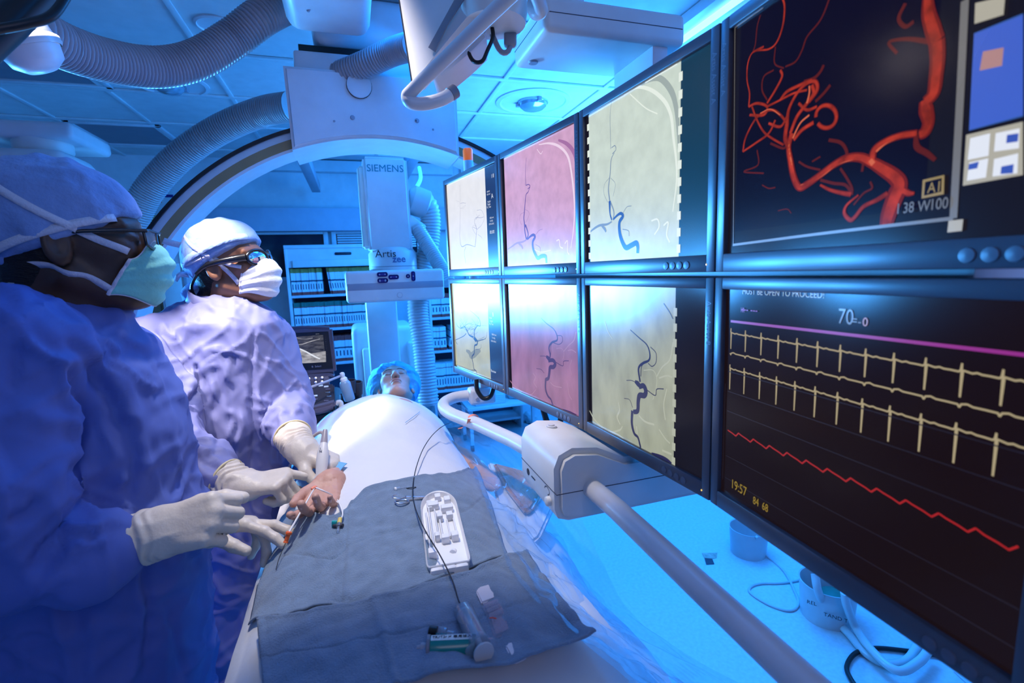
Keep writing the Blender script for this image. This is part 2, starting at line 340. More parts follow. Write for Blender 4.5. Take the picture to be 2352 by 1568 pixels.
for x, y, w, h in ((878, 630, .046, .020), (879, 644, .046, .020), (904, 636, .046, .020), (937, 634, .018, .018), (949, 634, .018, .044)):
    q = dp(x, y); pill(q.x, q.z, w, h)
    for s in ((-.012, .012) if w > h else (0,)): text('button_symbol', '+' if y != 644 else '8', .014, (q.x+s-.004, dy-.0045, q.z-.005), (1, 0, 0), (0, 0, 1), 'white', t)
# lower column (tube side) and base
b = NB(); q0, q1 = PY(848, 800, 2.72), PY(910, 800, 2.72); box(b, (q0.x, 2.72, .05), (q1.x+.02, 2.9, 1.55), .01); ob('lower_column', b, 'white', t, 45)
b = NB(); box(b, (q0.x-.12, 2.66, 0), (q1.x+.2, 2.99, .06), .02); ob('base', b, 'white', t)
b = NB(); lathe(b, [(.05, 0), (.075, .02), (.075, .10), (.055, .115)], PY(950, 455, 2.62)+Vector((-.03, 0, 0)), (1, .1, -.35), 28); ob('hose_elbow', b, 'hoseb', t, 45)
b = NB(); obox(b, PY(952, 520, 2.6), (Vector((.8, 0, -.6)), Vector((0, 1, 0)), Vector((.6, 0, .8))), (.10, .08, .07), .012); ob('hose_clamp', b, 'white2', t, 45)
hose([PY(952, 450, 2.62), PY(985, 480, 2.62), PY(985, 560, 2.63), PY(960, 690, 2.6), PY(972, 800, 2.55), PY(985, 930, 2.5)], .052, 'pale corrugated hose hanging down beside the detector column', 'hoseb', .016)
hose([PY(956, 520, 2.58), PY(980, 560, 2.55), PY(1010, 610, 2.48), PY(1030, 650, 2.42)], .036, 'slim corrugated hose slanting from detector column towards the monitors', 'hoseb', .012)
# white machine cabinet behind the column
t = thing('x_ray_generator', (.15, 3.25, 0), 'pale blue-lit machine housing standing on floor behind the lower column', 'x-ray machine part')
b = NB(); u, v = PY(806, 755, 3.05), PY(952, 755, 3.05); box(b, (u.x, 3.05, .0), (v.x, 3.45, u.z), .035, seg=4); ob('housing', b, 'white', t, 45)
b = NB(); box(b, (u.x+.055, 3.0, .1), (u.x+.12, 3.1, u.z-.12), .012); ob('side_cover', b, 'white2', t, 45)
b = NB(); box(b, (v.x-.05, 3.0, .1), (v.x+.02, 3.1, u.z-.10), .012); ob('side_cover', b, 'white2', t, 45)
b = NB(); lathe(b, [(.09, -.06), (.09, .06)], (v.x+.03, 3.12, u.z-.22), (0, 1, 0), 30); ob('pivot', b, 'white', t, 45)
# ---------------------------------------------------------------- back wall furniture
def bookcase(x0, x1, ztop, zs, header, label, y0=4.6, y1=4.9):
    t = thing('bookcase', ((x0+x1)/2, 4.75, 0), label, 'bookcase')
    for x in (x0, x1-.022):
        b = NB(); box(b, (x, y0, 0), (x+.022, y1, ztop), .002); ob('side_panel', b, 'white', t)
    b = NB(); box(b, (x0+.022, y1-.01, .02), (x1-.022, y1, ztop-.01)); ob('back_panel', b, 'fdark', t)
    for z in zs:
        b = NB(); box(b, (x0+.022, y0+.006, z-.022), (x1-.022, y1-.01, z), .002); ob('shelf', b, 'white', t)
    b = NB(); box(b, (x0, y0-.01, ztop-.03), (x1, y1, ztop), .003); ob('top', b, 'white', t)
    if header:
        b = NB(); box(b, (x0+.022, y0+.004, header), (x1-.022, y0+.03, ztop-.03)); ob('header', b, 'white', t)
        b = NB(); box(b, (x0+.06, y0-.02, header), (x1-.06, y0+.004, header+.06), .004); ob('flap_door', b, 'white2', t)
        b = NB(); xx = PY(788, 582, y0).x; zz = PY(788, 582, y0).z; box(b, (xx-.07, y0-.001, zz-.012), (xx+.07, y0+.006, zz+.012), .009); ob('handle_slot', b, 'ink', t)
    return t
bookcase(-.545, .345, 1.885, (1.456, 1.157, .845, .50, .1), 1.695, 'white filing bookcase against the back wall left of the column')
bookcase(.655, 1.55, 1.50, (1.19, .87, .48, .12), None, 'white bookcase partly hidden behind the left edge of monitors')
def folder_proto(top, h, w=.0205, spine=True):
    b = NB(); d = .235
    lv = [0, .028, .034, h*.48, h*.5, h*.56, h-.045, h-.038, h]; mi = [2, 0, 0, 0, 3, 0, 2 if top != 4 else 0, top]
    for (z0, z1), m in zip(zip(lv, lv[1:]), mi):
        box(b, (-w/2, 0, z0), (w/2, d, z1), mi=m)
    box(b, (-w*.18, -.0006, .05), (w*.18, .001, h*.42), mi=3)
    return b
def fill(x0, x1, z, h, top, label, group, seed, tilt=0, y=4.63, w=.0205):
    rnd = random.Random(seed); b = folder_proto(top, h, w)
    o0 = ob('file_folder', b, ['fold', 'fgreen', 'fred', 'fdark', 'fgold'], None, 0); o0['label'] = label; o0['category'] = 'folder'; o0['group'] = group
    x = x0+w/2+(h*math.sin(tilt) if tilt > 0 else 0); first = True
    while x < x1-w/2:
        o = o0 if first else o0.copy()
        if not first: COL.objects.link(o)
        first = False
        o.location = (x, y+rnd.uniform(0, .02), z+(.011*math.sin(abs(tilt)) if tilt else 0)); o.rotation_euler = (0, -tilt, 0); o.scale = (1, 1, rnd.uniform(.985, 1.0))
        x += w/math.cos(tilt)+.0006
fill(-.515, -.245, 1.456, .232, 4, 'white end-tab folder standing upright on the top shelf of filing bookcase', 'upright folders on the top shelf', 1)
fill(-.225, .30, 1.456, .232, 4, 'white end-tab folder leaning in row on the top shelf of filing bookcase', 'leaning folders on the top shelf', 2, .10)
fill(-.515, .32, 1.157, .236, 1, 'green-topped end-tab folder packed on second shelf of filing bookcase', 'green-topped folders on the second shelf', 3)
fill(-.515, .11, .845, .236, 2, 'red-topped end-tab folder on third shelf of filing bookcase', 'red-topped folders on the third shelf', 4, 0, w=.03)
fill(.685, 1.2, 1.19, .225, 2, 'red-topped folder on upper shelf of the bookcase behind monitors', 'folders on the upper shelf behind monitors', 5, w=.03)
fill(.685, .82, .87, .225, 0, 'plain pale folder upright on middle shelf behind monitors', 'plain folders on the middle shelf', 6, w=.03)
fill(.83, 1.3, .87, .225, 0, 'plain pale folder leaning on middle shelf behind monitors', 'leaning plain folders on middle shelf', 7, -.12, w=.03)
fill(.685, 1.5, .48, .26, 0, 'plain pale folder on lowest shelf behind monitors', 'plain folders on the lowest shelf', 8, w=.026)
# low trolley, shoes and bags at the foot of the right bookcase
t = thing('low_trolley', (1.6, 4.2, 0), 'low white trolley beneath the pink lower monitor', 'trolley')
b = NB(); u, v = PY(1100, 938, 4.1), PY(1240, 960, 4.1); box(b, (u.x-.1, 4.1, u.z-.02), (v.x+.1, 4.5, u.z+.01), .005); ob('top', b, 'white', t)
for sx in (u.x-.08, v.x+.05):
    for sy in (4.13, 4.45):
        b = NB(); box(b, (sx, sy, .06), (sx+.03, sy+.03, u.z-.02)); ob('leg', b, 'white', t)
        b = NB(); lathe(b, [(.03, -.012), (.03, .012)], (sx+.015, sy+.015, .03), (1, 0, 0), 18); ob('caster', b, 'dgrey', t)
tz = u.z+.011
b = NB(); box(b, (u.x-.02, 4.14, tz), (u.x+.26, 4.4, tz+.09), .004)
for k in range(5): box(b, (u.x-.021, 4.137, tz+.012+k*.016), (u.x+.261, 4.141, tz+.017+k*.016))
tag(ob('storage_box', b, 'white'), 'pale ribbed box lying on the low trolley', 'box')
def blob(name, c, r, m, label, cat, seed, sq=.0):
    b = NB(); bmesh.ops.create_icosphere(b, subdivisions=4, radius=1)
    for v in b.verts:
        n = mnoise.noise(v.co*1.6+Vector((seed, 0, 0)))*.22+mnoise.noise(v.co*4+Vector((seed, 3, 0)))*.08
        q = v.co*(1+n); q.z = max(q.z, -.8); v.co = Vector((c[0]+q.x*r[0], c[1]+q.y*r[1], c[2]+(q.z+.8)*r[2]))
    return tag(ob(name, b, m, None, 180), label, cat)
blob('plastic_bag', (u.x+.42, 4.3, tz), (.12, .1, .075), 'hoseb', 'crumpled shiny plastic bag beside the ribbed box on trolley', 'bag', 3)
for k, (xx, lab) in enumerate(((1190, 'left'), (1218, 'right'))):
    q = PZ(xx, 968, 0); blob('clog_shoe', (q.x, q.y, 0), (.07, .12, .06), 'hoseb' if k else 'grey', lab+' shoe of the pair on the floor below the pink lower monitor', 'shoe', 8+k)
q = PZ(1105, 965, 0); blob('black_bag', (q.x+.05, q.y, 0), (.22, .1, .10), 'dgrey', 'black soft bag on the floor left of the pale shoes', 'bag', 5)
# supply cabinet and cupboard at left background
t = thing('supply_cabinet', (-1.0, 4.3, 0), 'tall pale cabinet seen between the two doctors', 'cabinet')
u, v = PY(366, 640, 4.15), PY(440, 640, 4.15); zt_ = PY(410, 545, 4.15).z
b = NB(); box(b, (u.x, 4.15, 0), (v.x+.25, 4.5, zt_), .01); ob('body', b, 'white', t)
b = NB(); box(b, (u.x+.02, 4.135, .1), (u.x+.14, 4.15, PY(400, 605, 4.15).z), .004); ob('door', b, 'white2', t)
b = NB(); box(b, (u.x+.155, 4.132, .1), (u.x+.175, 4.15, zt_-.03), .003); ob('edge_trim', b, 'grey', t)
t = thing('wooden_cupboard', (-2.0, 4.6, 0), 'light wood cupboard against the back wall behind the nearer doctor’s glasses', 'cupboard')
u, v = PY(180, 492, 4.55), PY(352, 492, 4.55)
b = NB(); box(b, (u.x, 4.55, 0), (v.x, 4.94, u.z), .005); ob('body', b, 'wood', t)
b = NB(); box(b, (u.x+.03, 4.535, .1), (v.x-.03, 4.55, u.z-.05), .003); ob('door', b, 'wood', t)
b = NB(); q = PY(400, 440, Y1-.004); box(b, (PY(352, 462, Y1).x, Y1-.006, PY(352, 466, Y1).z), (PY(372, 466, Y1).x, Y1-.0005, PY(372, 461, Y1).z)); tag(ob('wall_sticker', b, 'orange'), 'small orange strip sticker on back wall below blue strip', 'sticker')
b = NB(); box(b, (PY(371, 450, Y1).x, Y1-.006, PY(371, 453, Y1).z), (PY(398, 450, Y1).x, Y1-.0005, PY(398, 447, Y1).z)); tag(ob('wall_sticker', b, 'navy'), 'small blue strip sticker on back wall beside the ring', 'sticker')
# rail brackets on ceiling near the column
for (x, y, lab) in ((700, 365, 'dark ceiling rail bracket left of the detector column'), (950, 358, 'dark ceiling rail end right of the detector column')):
    q = PY(x, y, 3.6); b = NB(); box(b, (q.x-.04, 3.4, q.z-.04), (q.x+.03, 4.7, q.z+.04), .004); box(b, (q.x-.02, 3.9, q.z+.03), (q.x+.01, 4.0, ZC-.0005)); tag(ob('ceiling_rail', b, 'grey'), lab, 'rail')
b = NB(); tube(b, spline([PY(963, 385, 3.4), PY(966, 410, 3.3), PY(955, 432, 3.1), PY(940, 445, 2.75)], 8), .012, 10); tag(ob('cable', b, 'white'), 'pale cable curling from the ceiling rail to the column', 'cable')
# left ceiling boom (box + column)
t = thing('ceiling_boom', (-1.55, 2.3, ZC), 'white ceiling boom with box arm behind the nearer doctor’s cap', 'ceiling boom')
u = PY(258, 345, 2.65); v = PY(258, 364, 2.65); rr_ = ray(165, 300); yn = u.x*rr_.y/rr_.x
b = NB(); box(b, (-2.3, yn, v.z), (u.x, 2.65, PY(258, 330, 2.65).z), .02, seg=4); ob('box_arm', b, 'white', t, 45)
q = PY(95, 345, 2.4); b = NB(); lathe(b, [(.09, .05), (.09, -.03), (.085, -.04)], (q.x, 2.42, v.z), n=32); ob('swivel', b, 'white2', t, 45)
b = NB(); box(b, (q.x-.16, 2.28, v.z-.42), (q.x+.12, 2.56, v.z-.04), .05, seg=4); ob('drop_housing', b, 'white', t, 45)
b = NB(); box(b, (-2.28, 2.34, v.z+.1), (-2.08, 2.5, ZC)); ob('mount', b, 'white', t)
# dark lamp arm, near upper left corner
t = thing('boom', P(0, 0, .9), 'black out-of-focus arm crossing the upper left corner', 'boom')
b = NB(); tube(b, [P(-90, 150, .62), P(20, 50, .66), P(130, -60, .7)], .022, 16); ob('bar', b, 'black', t, 60)
b = NB(); tube(b, spline([P(-20, 70, .62), P(60, 55, .64), P(120, 35, .66), P(160, -20, .68)], 8), .006, 10); ob('cord', b, 'black', t, 60)
t = thing('surgical_lamp', P(30, 140, 1.0), 'rounded blue-lit lamp housing hanging in the upper left corner', 'lamp')
b = NB(); ax = Vector((.35, .2, -.9)).normalized(); o_ = P(20, 40, 1.05)
lathe(b, [(.02, -.12), (.048, -.1), (.056, .0), (.058, .06), (.05, .09), (.03, .105), (.001, .11)], o_, ax, 30); ob('housing', b, 'white', t, 60)
b = NB(); lathe(b, [(.059, .045), (.064, .05), (.064, .06), (.059, .066)], o_, ax, 30, cap=False); ob('rim', b, 'hoseb', t, 60)
# ---------------------------------------------------------------- monitor bank
def EM(name, col, es=1, rough=.23, var=.0, scale=30, base=(.012, .012, .015), det=3, st=(1, 1, 1)):
    m = M(name, col, rough, var=var, scale=scale, emit=True, es=es, det=det, st=st)
    b = m.node_tree.nodes['Principled BSDF']
    for l in list(b.inputs['Base Color'].links): m.node_tree.links.remove(l)
    b.inputs['Base Color'].default_value = (*base, 1); MT[name] = m; return m
EM('px_white', (.80, .78, .76), var=.03); EM('px_pink', (.62, .35, .52), var=.10, scale=35, det=6); EM('px_green', (.58, .66, .56), var=.07, scale=35, det=6)
EM('px_olive', (.46, .45, .27), var=.14, scale=14, det=6); EM('px_rose', (.30, .125, .22), var=.22, scale=22, det=6, st=(1, 1, .5)); EM('px_sage', (.33, .35, .26), var=.18, scale=22, det=6, st=(1, 1, .5))
EM('px_navy', (.010, .012, .06)); EM('px_teal', (.004, .03, .05)); EM('px_dark', (.008, .007, .014)); EM('px_black', (.004, .002, .012)); EM('px_ecg', (.009, .0045, .006))
EM('px_violet', (.11, .04, .26)); EM('px_lilac', (.38, .20, .42)); EM('px_blue', (.03, .09, .34)); EM('px_slate', (.20, .27, .36)); EM('px_vein', (.02, .018, .07)); EM('px_plum', (.055, .012, .09)); EM('px_greyv', (.34, .34, .46))
EM('px_hi_pink', (.85, .65, .78)); EM('px_hi_green', (.78, .84, .74)); EM('px_shade', (.34, .40, .36)); EM('px_shade_pink', (.38, .15, .33)); EM('px_hi_rose', (.38, .185, .28)); EM('px_hi_sage', (.43, .45, .35)); EM('px_sh_olive', (.24, .24, .15))
EM('px_red', (.34, .028, .012), var=.5, scale=60); EM('px_reddk', (.15, .010, .007)); EM('px_redhi', (.62, .13, .06)); EM('px_reddim', (.10, .010, .008)); EM('px_cream', (.40, .33, .20)); EM('px_magenta', (.28, .02, .22)); EM('px_redline', (.38, .012, .008)); EM('px_yellow', (.30, .20, .01)); EM('px_text', (.75, .78, .85)); EM('px_gline', (.16, .15, .13)); EM('px_icon', (.42, .39, .30)); EM('px_iblue', (.04, .08, .42)); EM('px_isal', (.42, .22, .2)); EM('px_faint', (.013, .009, .013))
for q_ in ('px_black', 'px_dark', 'px_ecg', 'px_redhi', 'px_cream', 'px_reddk', 'px_red', 'px_reddim'): MT[q_].node_tree.nodes['Principled BSDF'].inputs['Specular IOR Level'].default_value = .15; MT[q_].node_tree.nodes['Principled BSDF'].inputs['Roughness'].default_value = .18; MT[q_].node_tree.nodes['Principled BSDF'].inputs['Base Color'].default_value = (.0012, .001, .0015, 1)
EM('led', (.9, .6, .15), 1.5)
ED = [Vector((.335, 1.82, 0)), Vector((.419, 1.40, 0)), Vector((.484, 1.0, 0)), Vector((.512, .605, 0)), Vector((.488, .20, 0))]
ZROW = ((1.588, 1.932), (1.226, 1.580))
TH = .055
class Mon: pass
MONS = {}
def monitor(i, row, label):
    a, c = ED[i], ED[i+1]; z0, z1 = ZROW[row]
    du = (c-a).normalized(); n = du.cross(Vector((0, 0, 1))); wd = (c-a).length
    a = a+du*.0012; wd -= .0024
    m = Mon(); m.a, m.du, m.n, m.w, m.z0, m.z1 = a, du, n, wd, z0, z1
    up = Vector((0, 0, 1))
    def Q(u, z, w): return a+du*u+up*(z-0)+n*w
    m.Q = Q
    t = thing('monitor', Q(wd/2, z0, -TH/2), label, 'monitor', 'monitors in the suspended bank'); m.t = t
    bs, bt, bb = .017, .017, .026; m.u0, m.u1, m.v0, m.v1 = bs, wd-bs, z0+bb, z1-bt
    mat = Matrix((du, up, n)).transposed().to_4x4(); mat.translation = a
    b = NB()
    for lo, hi in (((0, z0), (bs, z1)), ((wd-bs, z0), (wd, z1)), ((bs-.001, z1-bt), (wd-bs+.001, z1)), ((bs-.001, z0), (wd-bs+.001, z0+bb))): box(b, (*lo, -.012), (*hi, 0), .0018, mat)
    ob('bezel', b, 'bezel', t)
    b = NB(); box(b, (.001, z0+.001, -TH), (wd-.001, z1-.001, -.0125), .004, mat); ob('back_shell', b, 'bezel', t)
    b = NB(); w = -.007
    gridmesh(b, [[Q(m.u0-.001, m.v0-.001, w), Q(m.u1+.001, m.v0-.001, w)], [Q(m.u0-.001, m.v1+.001, w), Q(m.u1+.001, m.v1+.001, w)]])
    m.screen = ob('screen', b, ['px_white', 'px_pink', 'px_green', 'px_red'][0] if False else 'px_dark', t, 0, rn=False); m.w0 = w
    for k in range(4):
        b = NB(); cx = wd-.028-.0165*k-(.03 if i < 3 else 0); lathe(b, [(.0066, 0), (.0062, .0016), (.001, .0022)], Q(cx, z0+.0115, -.0002), n, 16); ob('button', b, 'btn', t, 50)
    b = NB(); lathe(b, [(.0016, 0), (.001, .0008)], Q(wd-.016, z0+.0115, -.0002), n, 8); ob('indicator_light', b, 'led', t)
    m.k = 0; MONS[i, row] = m
    return m
def layer(m): m.k += 1; return m.w0+.00012*m.k
def onscr(m, x, y):
    v = ray(x, y); o = m.Q(0, 0, m.w0); t = (o-CAM).dot(m.n)/v.dot(m.n); p = CAM+v*t
    return min(max((p-m.a).dot(m.du), m.u0), m.u1), min(max(p.z, m.v0), m.v1)
def zz(pts, ox, oy, s): return [(ox+x/s, oy+y/s) for x, y in pts]
def fb(m, x, y): return (onscr(m, x, y)[0]-m.u0)/(m.u1-m.u0)
def plate(m, name, poly, mat, uv=False):
    """flat panel on the screen, poly in screen fractions"""
    w = layer(m); b = NB()
    vs = [b.verts.new(m.Q(m.u0+(m.u1-m.u0)*u, m.v0+(m.v1-m.v0)*v, w)) for u, v in poly]; f = b.faces.new(vs)
    f.normal_update()
    if f.normal.dot(m.n) < 0: f.normal_flip()
    return ob(name, b, mat, m.screen, 0, rn=False)
def trace(m, name, lines, mats, mul=1.0):
    """lines: (pixel points, width in mm or list, material index)"""
    w = layer(m); b = NB(); mats = mats if isinstance(mats, list) else [mats]
    for ln in lines:
        pts, wid = ln[0], ln[1]; mi = ln[2] if len(ln) > 2 else 0
        q = spline([Vector((*onscr(m, *p), 0)) for p in pts], 6) if len(ln) < 4 else [Vector((*onscr(m, *p), 0)) for p in pts]
        if hasattr(wid, '__len__'):
            n = len(q); ww = []
            for k in range(n):
                s = k/(n-1)*(len(wid)-1); j = min(int(s), len(wid)-2); ww.append((wid[j]+(wid[j+1]-wid[j])*(s-j))*.001*mul)
        else: ww = wid*.001*mul
        w += .000012
        strip(b, [m.Q(p.x, p.y, w) for p in q], m.n, ww, mi)
    return ob(name, b, mats, m.screen, 0, rn=False)
def stext(m, body, size, x, y, mat, name='screen_text', sx=1.0):
    u, v = onscr(m, x, y); return text(name, body, size, m.Q(u, v, layer(m)), m.du, (0, 0, 1), mat, m.screen, sx=sx, ext=0)
def btext(m, body, mat='mid'):
    return text('bezel_lettering', body, .0125, m.Q(m.w-.0125, m.z1-.035, .0003), (0, 0, -1), m.du, mat, m.t, ext=0)
MT['btxt'] = M('bezel_print', (.45, .47, .55), .5)
rnd = random.Random(5)
def twigs(start, n, length, ang, spread=.6):
    out = []
    for k in range(n):
        x, y = start[k % len(start)]; a = ang+rnd.uniform(-spread, spread); p = [(x, y)]
        for j in range(4):
            a += rnd.uniform(-.6, .6); x += math.cos(a)*length/4; y += math.sin(a)*length/4; p.append((x, y))
        out.append((p, rnd.choice((.5, .7, .9)), 0))
    return out
# column 1
m = monitor(0, 0, 'upper monitor at far left of the bank with white scan and navy side panel')
Z2 = lambda p: zz(p, 1000, 330, 4.7075); Z3 = lambda p: zz(p, 1000, 630, 4.2375)
e_ = fb(m, 1118, 500); plate(m, 'scan_image', [(0, 0), (e_, 0), (e_, 1), (0, 1)], 'px_white'); plate(m, 'info_panel', [(e_, 0), (1, 0), (1, 1), (e_, 1)], 'px_navy')
trace(m, 'vessel_image', [(Z2([(265, 440), (270, 640), (266, 900), (265, 1010), (285, 1110), (340, 1090), (390, 1100), (430, 1115)]), [1, 1.6, 2.2, 3.4, 3, 1.6]), (Z2([(430, 1115), (440, 1020), (447, 920), (425, 850), (440, 800), (490, 800), (525, 790)]), [4, 3, 2, 1.5]), (Z2([(447, 920), (400, 900), (420, 950), (440, 980)]), 1.5), (Z2([(447, 930), (500, 880), (530, 800), (500, 720), (450, 720)]), 1.3), (Z2([(460, 980), (500, 1010), (505, 1030)]), 1.2), (Z2([(330, 1110), (315, 1180), (330, 1290)]), 2.6)]+twigs(Z2([(270, 650), (275, 700), (440, 820), (450, 920)]), 12, 14, -1.2, 1.2), 'px_greyv', .8)
trace(m, 'skull_outline', [(Z2([(330, 350), (430, 370), (500, 470), (530, 620), (540, 800)]), 2.5)], 'px_white')
for s, x, y, h in (('A', 606, 592, .020), ('Radial', 566, 640, .0085), ('Single', 566, 668, .0085), ('FL: Test', 560, 700, .0085), ('00:00', 592, 975, .014), ('0.00 mm', 592, 812, .0075), ('0 mGy', 594, 845, .0075), ('0.00 uGm2', 584, 880, .0075), ('000 kV', 562, 530, .007), ('000 mA', 562, 560, .007), ('I II', 612, 372, .016)):
    stext(m, s, h, *Z2([(x, y)])[0], 'px_text')
m = monitor(0, 1, 'lower monitor at far left of the bank with yellowish branching vessel scan')
e_ = fb(m, 1123, 760); plate(m, 'scan_image', [(0, 0), (e_, 0), (e_, 1), (0, 1)], 'px_olive'); plate(m, 'info_panel', [(e_, 0), (1, 0), (1, 1), (e_, 1)], 'px_navy')
trace(m, 'tissue_shadow', [(Z3([(165, 830), (200, 890), (260, 940), (330, 950), (390, 930)]), [6, 12, 14, 6]), (Z3([(300, 740), (330, 760), (350, 790), (400, 760), (440, 740)]), [8, 22, 26, 8])], 'px_sh_olive')
trace(m, 'vessel_image', [(Z3([(405, 1010), (400, 940), (378, 920), (365, 850), (358, 800), (378, 770), (380, 720), (385, 690), (405, 682), (410, 650), (395, 630), (375, 605)]), [3.5, 4.5, 6, 7, 7, 8, 9]), (Z3([(370, 610), (330, 590), (310, 550), (285, 510), (250, 520), (240, 470)]), [9, 6, 5, 4, 2]), (Z3([(380, 600), (382, 545), (410, 500), (438, 500), (430, 440), (380, 385), (330, 345)]), [8, 5, 4, 2.5, 1.5, 1]), (Z3([(300, 575), (275, 600), (215, 630), (195, 640), (205, 665), (218, 680)]), [4, 3, 2.5, 1.5]), (Z3([(375, 615), (395, 640), (400, 650)]), [14, 20, 12]), (Z3([(405, 650), (440, 640), (490, 620), (505, 560)]), [3, 2, 1]), (Z3([(390, 730), (440, 720), (445, 680)]), [2, 1.5, 1]), (Z3([(385, 280), (388, 300)]), 1.6), (Z3([(250, 530), (215, 500), (205, 470)]), 2)]+twigs(Z3([(310, 550), (285, 510), (380, 545), (410, 500), (405, 655), (330, 590), (250, 525)]), 44, 22, -1.5, 1.3), 'px_vein', .75)
for s, x, y, h in (('B', 556, 408, .018), ('Radial', 525, 428, .0085), ('Single', 535, 460, .0085), ('FL: Test', 530, 488, .0085), ('000.0 mm', 552, 590, .008), ('0 mGy', 556, 622, .008), ('0.00 uGm2', 545, 652, .008), ('Review', 545, 945, .012)):
    stext(m, s, h, *Z3([(x, y)])[0], 'px_text')
# column 2
m = monitor(1, 0, 'upper pink scan monitor, second from the left end of bank'); Zg = lambda p: zz(p, 1300, 100, 2.85); Zs = lambda p: zz(p, 1300, 600, 2.8)
plate(m, 'scan_image', [(.03, 0), (1, 0), (1, 1), (.03, 1)], 'px_pink')
def skull_up(m, Z, outer, inner, hi, sh):
    trace(m, 'skull_outline', [(Z(outer), [5, 9, 11, 9, 4], 0), (Z(inner), [2, 6, 7, 6, 4, 2], 1)], [sh, hi])
skull_up(m, Z2, [(1330, -40), (1420, 0), (1490, 80), (1520, 200), (1528, 420)], [(1120, 10), (1230, -5), (1340, 30), (1430, 130), (1470, 300), (1500, 560), (1505, 760), (1490, 960), (1465, 1130)], 'px_hi_pink', 'px_shade_pink')
trace(m, 'bone_texture', [(Z2([(1310, 1050), (1340, 1040), (1350, 1110), (1380, 1130)]), 3), (Z2([(1400, 1080), (1430, 1050), (1430, 1160), (1450, 1200)]), 3), (Z2([(1050, 1130), (1140, 1170), (1250, 1150)]), 2), (Z2([(1100, 60), (1140, 110), (1160, 80)]), 2)], 'px_hi_pink')
trace(m, 'vessel_image', [(Z2([(985, 150), (975, 300), (980, 450)]), [1, 1.4, 2]), (Z2([(980, 450), (1010, 440), (1025, 462), (1000, 490)]), 2), (Z2([(1025, 465), (1005, 520), (980, 560), (968, 700), (958, 800), (965, 870), (970, 950), (985, 1035)]), [1.6, 2.5, 4, 5, 4.5]), (Z2([(985, 1035), (1005, 980), (980, 890), (970, 890)]), [4, 4.5, 8]), (Z2([(995, 1035), (1030, 1000), (1060, 985), (1080, 1005), (1055, 1060), (1058, 1130), (1085, 1200), (1110, 1235), (1150, 1215), (1190, 1215), (1200, 1245), (1203, 1290)]), [4.5, 7, 8, 10, 10.5, 10, 9]), (Z2([(985, 1040), (940, 1062), (880, 1075), (830, 1110), (785, 1140)]), [4, 5, 5, 3], 1), (Z2([(895, 1070), (932, 1105), (945, 1135)]), [5, 7, 5], 1), (Z2([(960, 740), (920, 770), (915, 830), (935, 880)]), 1, 1), (Z2([(970, 710), (1005, 730), (1015, 770), (980, 850)]), 1, 1), (Z2([(1085, 985), (1120, 940), (1160, 922)]), 1.4, 1), (Z2([(1085, 1090), (1130, 1120), (1135, 1165)]), 1.6, 1)], ['px_violet', 'px_lilac'])
btext(m, 'ARTIS REFERENCE A')
m = monitor(1, 1, 'lower rose-pink scan monitor, second from the left end of bank')
plate(m, 'scan_image', [(.03, 0), (1, 0), (1, 1), (.03, 1)], 'px_rose')
trace(m, 'bone_texture', [(Z3([(718, 1030), (770, 1085), (850, 1150), (900, 1170), (980, 1240), (1010, 1270)]), [3, 5, 4, 4]), (Z3([(860, 1170), (930, 1170), (980, 1120)]), [3, 4, 2]), (Z3([(950, 960), (975, 1000), (960, 1050), (990, 1100)]), [3, 5, 3]), (Z3([(1250, 750), (1300, 690), (1350, 640), (1370, 560)]), [2, 3, 3]), (Z3([(1290, 740), (1330, 735), (1370, 760)]), 2.5), (Z3([(1120, 1050), (1160, 1085), (1230, 1100)]), 3), (Z3([(1330, 830), (1310, 900), (1330, 980)]), 2), (Z3([(1290, 1060), (1300, 1160), (1330, 1220)]), 3), (Z3([(1180, 720), (1230, 720), (1255, 770), (1240, 830)]), 1.5)], 'px_hi_rose')
trace(m, 'vessel_image', [(Z3([(1030, 425), (1080, 475), (1150, 530), (1183, 590), (1185, 640), (1135, 662), (1107, 710), (1118, 780), (1115, 815)]), [1.5, 2.5, 4, 5, 5, 5]), (Z3([(1180, 640), (1130, 680), (1125, 760), (1120, 800)]), 2), (Z3([(1080, 798), (1100, 815), (1120, 838)]), [7, 12, 9]), (Z3([(1100, 840), (1145, 835), (1168, 870), (1150, 900), (1118, 905), (1110, 960), (1100, 1010), (1075, 1022)]), [9, 11, 11, 11, 10, 9]), (Z3([(1075, 1015), (1073, 1110), (1095, 1180), (1125, 1215), (1140, 1260), (1148, 1305)]), [8, 7, 5, 5]), (Z3([(1185, 595), (1230, 600), (1238, 650), (1205, 680), (1150, 665)]), 1.8), (Z3([(1175, 855), (1240, 890), (1250, 845), (1300, 840)]), 1.8), (Z3([(1020, 795), (1060, 795), (1085, 800)]), 1.4), (Z3([(985, 915), (1030, 925), (1060, 960)]), 1.4), (Z3([(1245, 1350), (1310, 1340), (1375, 1375)]), [3, 6, 4])], 'px_plum')
btext(m, 'Artis Reference B', 'btxt')
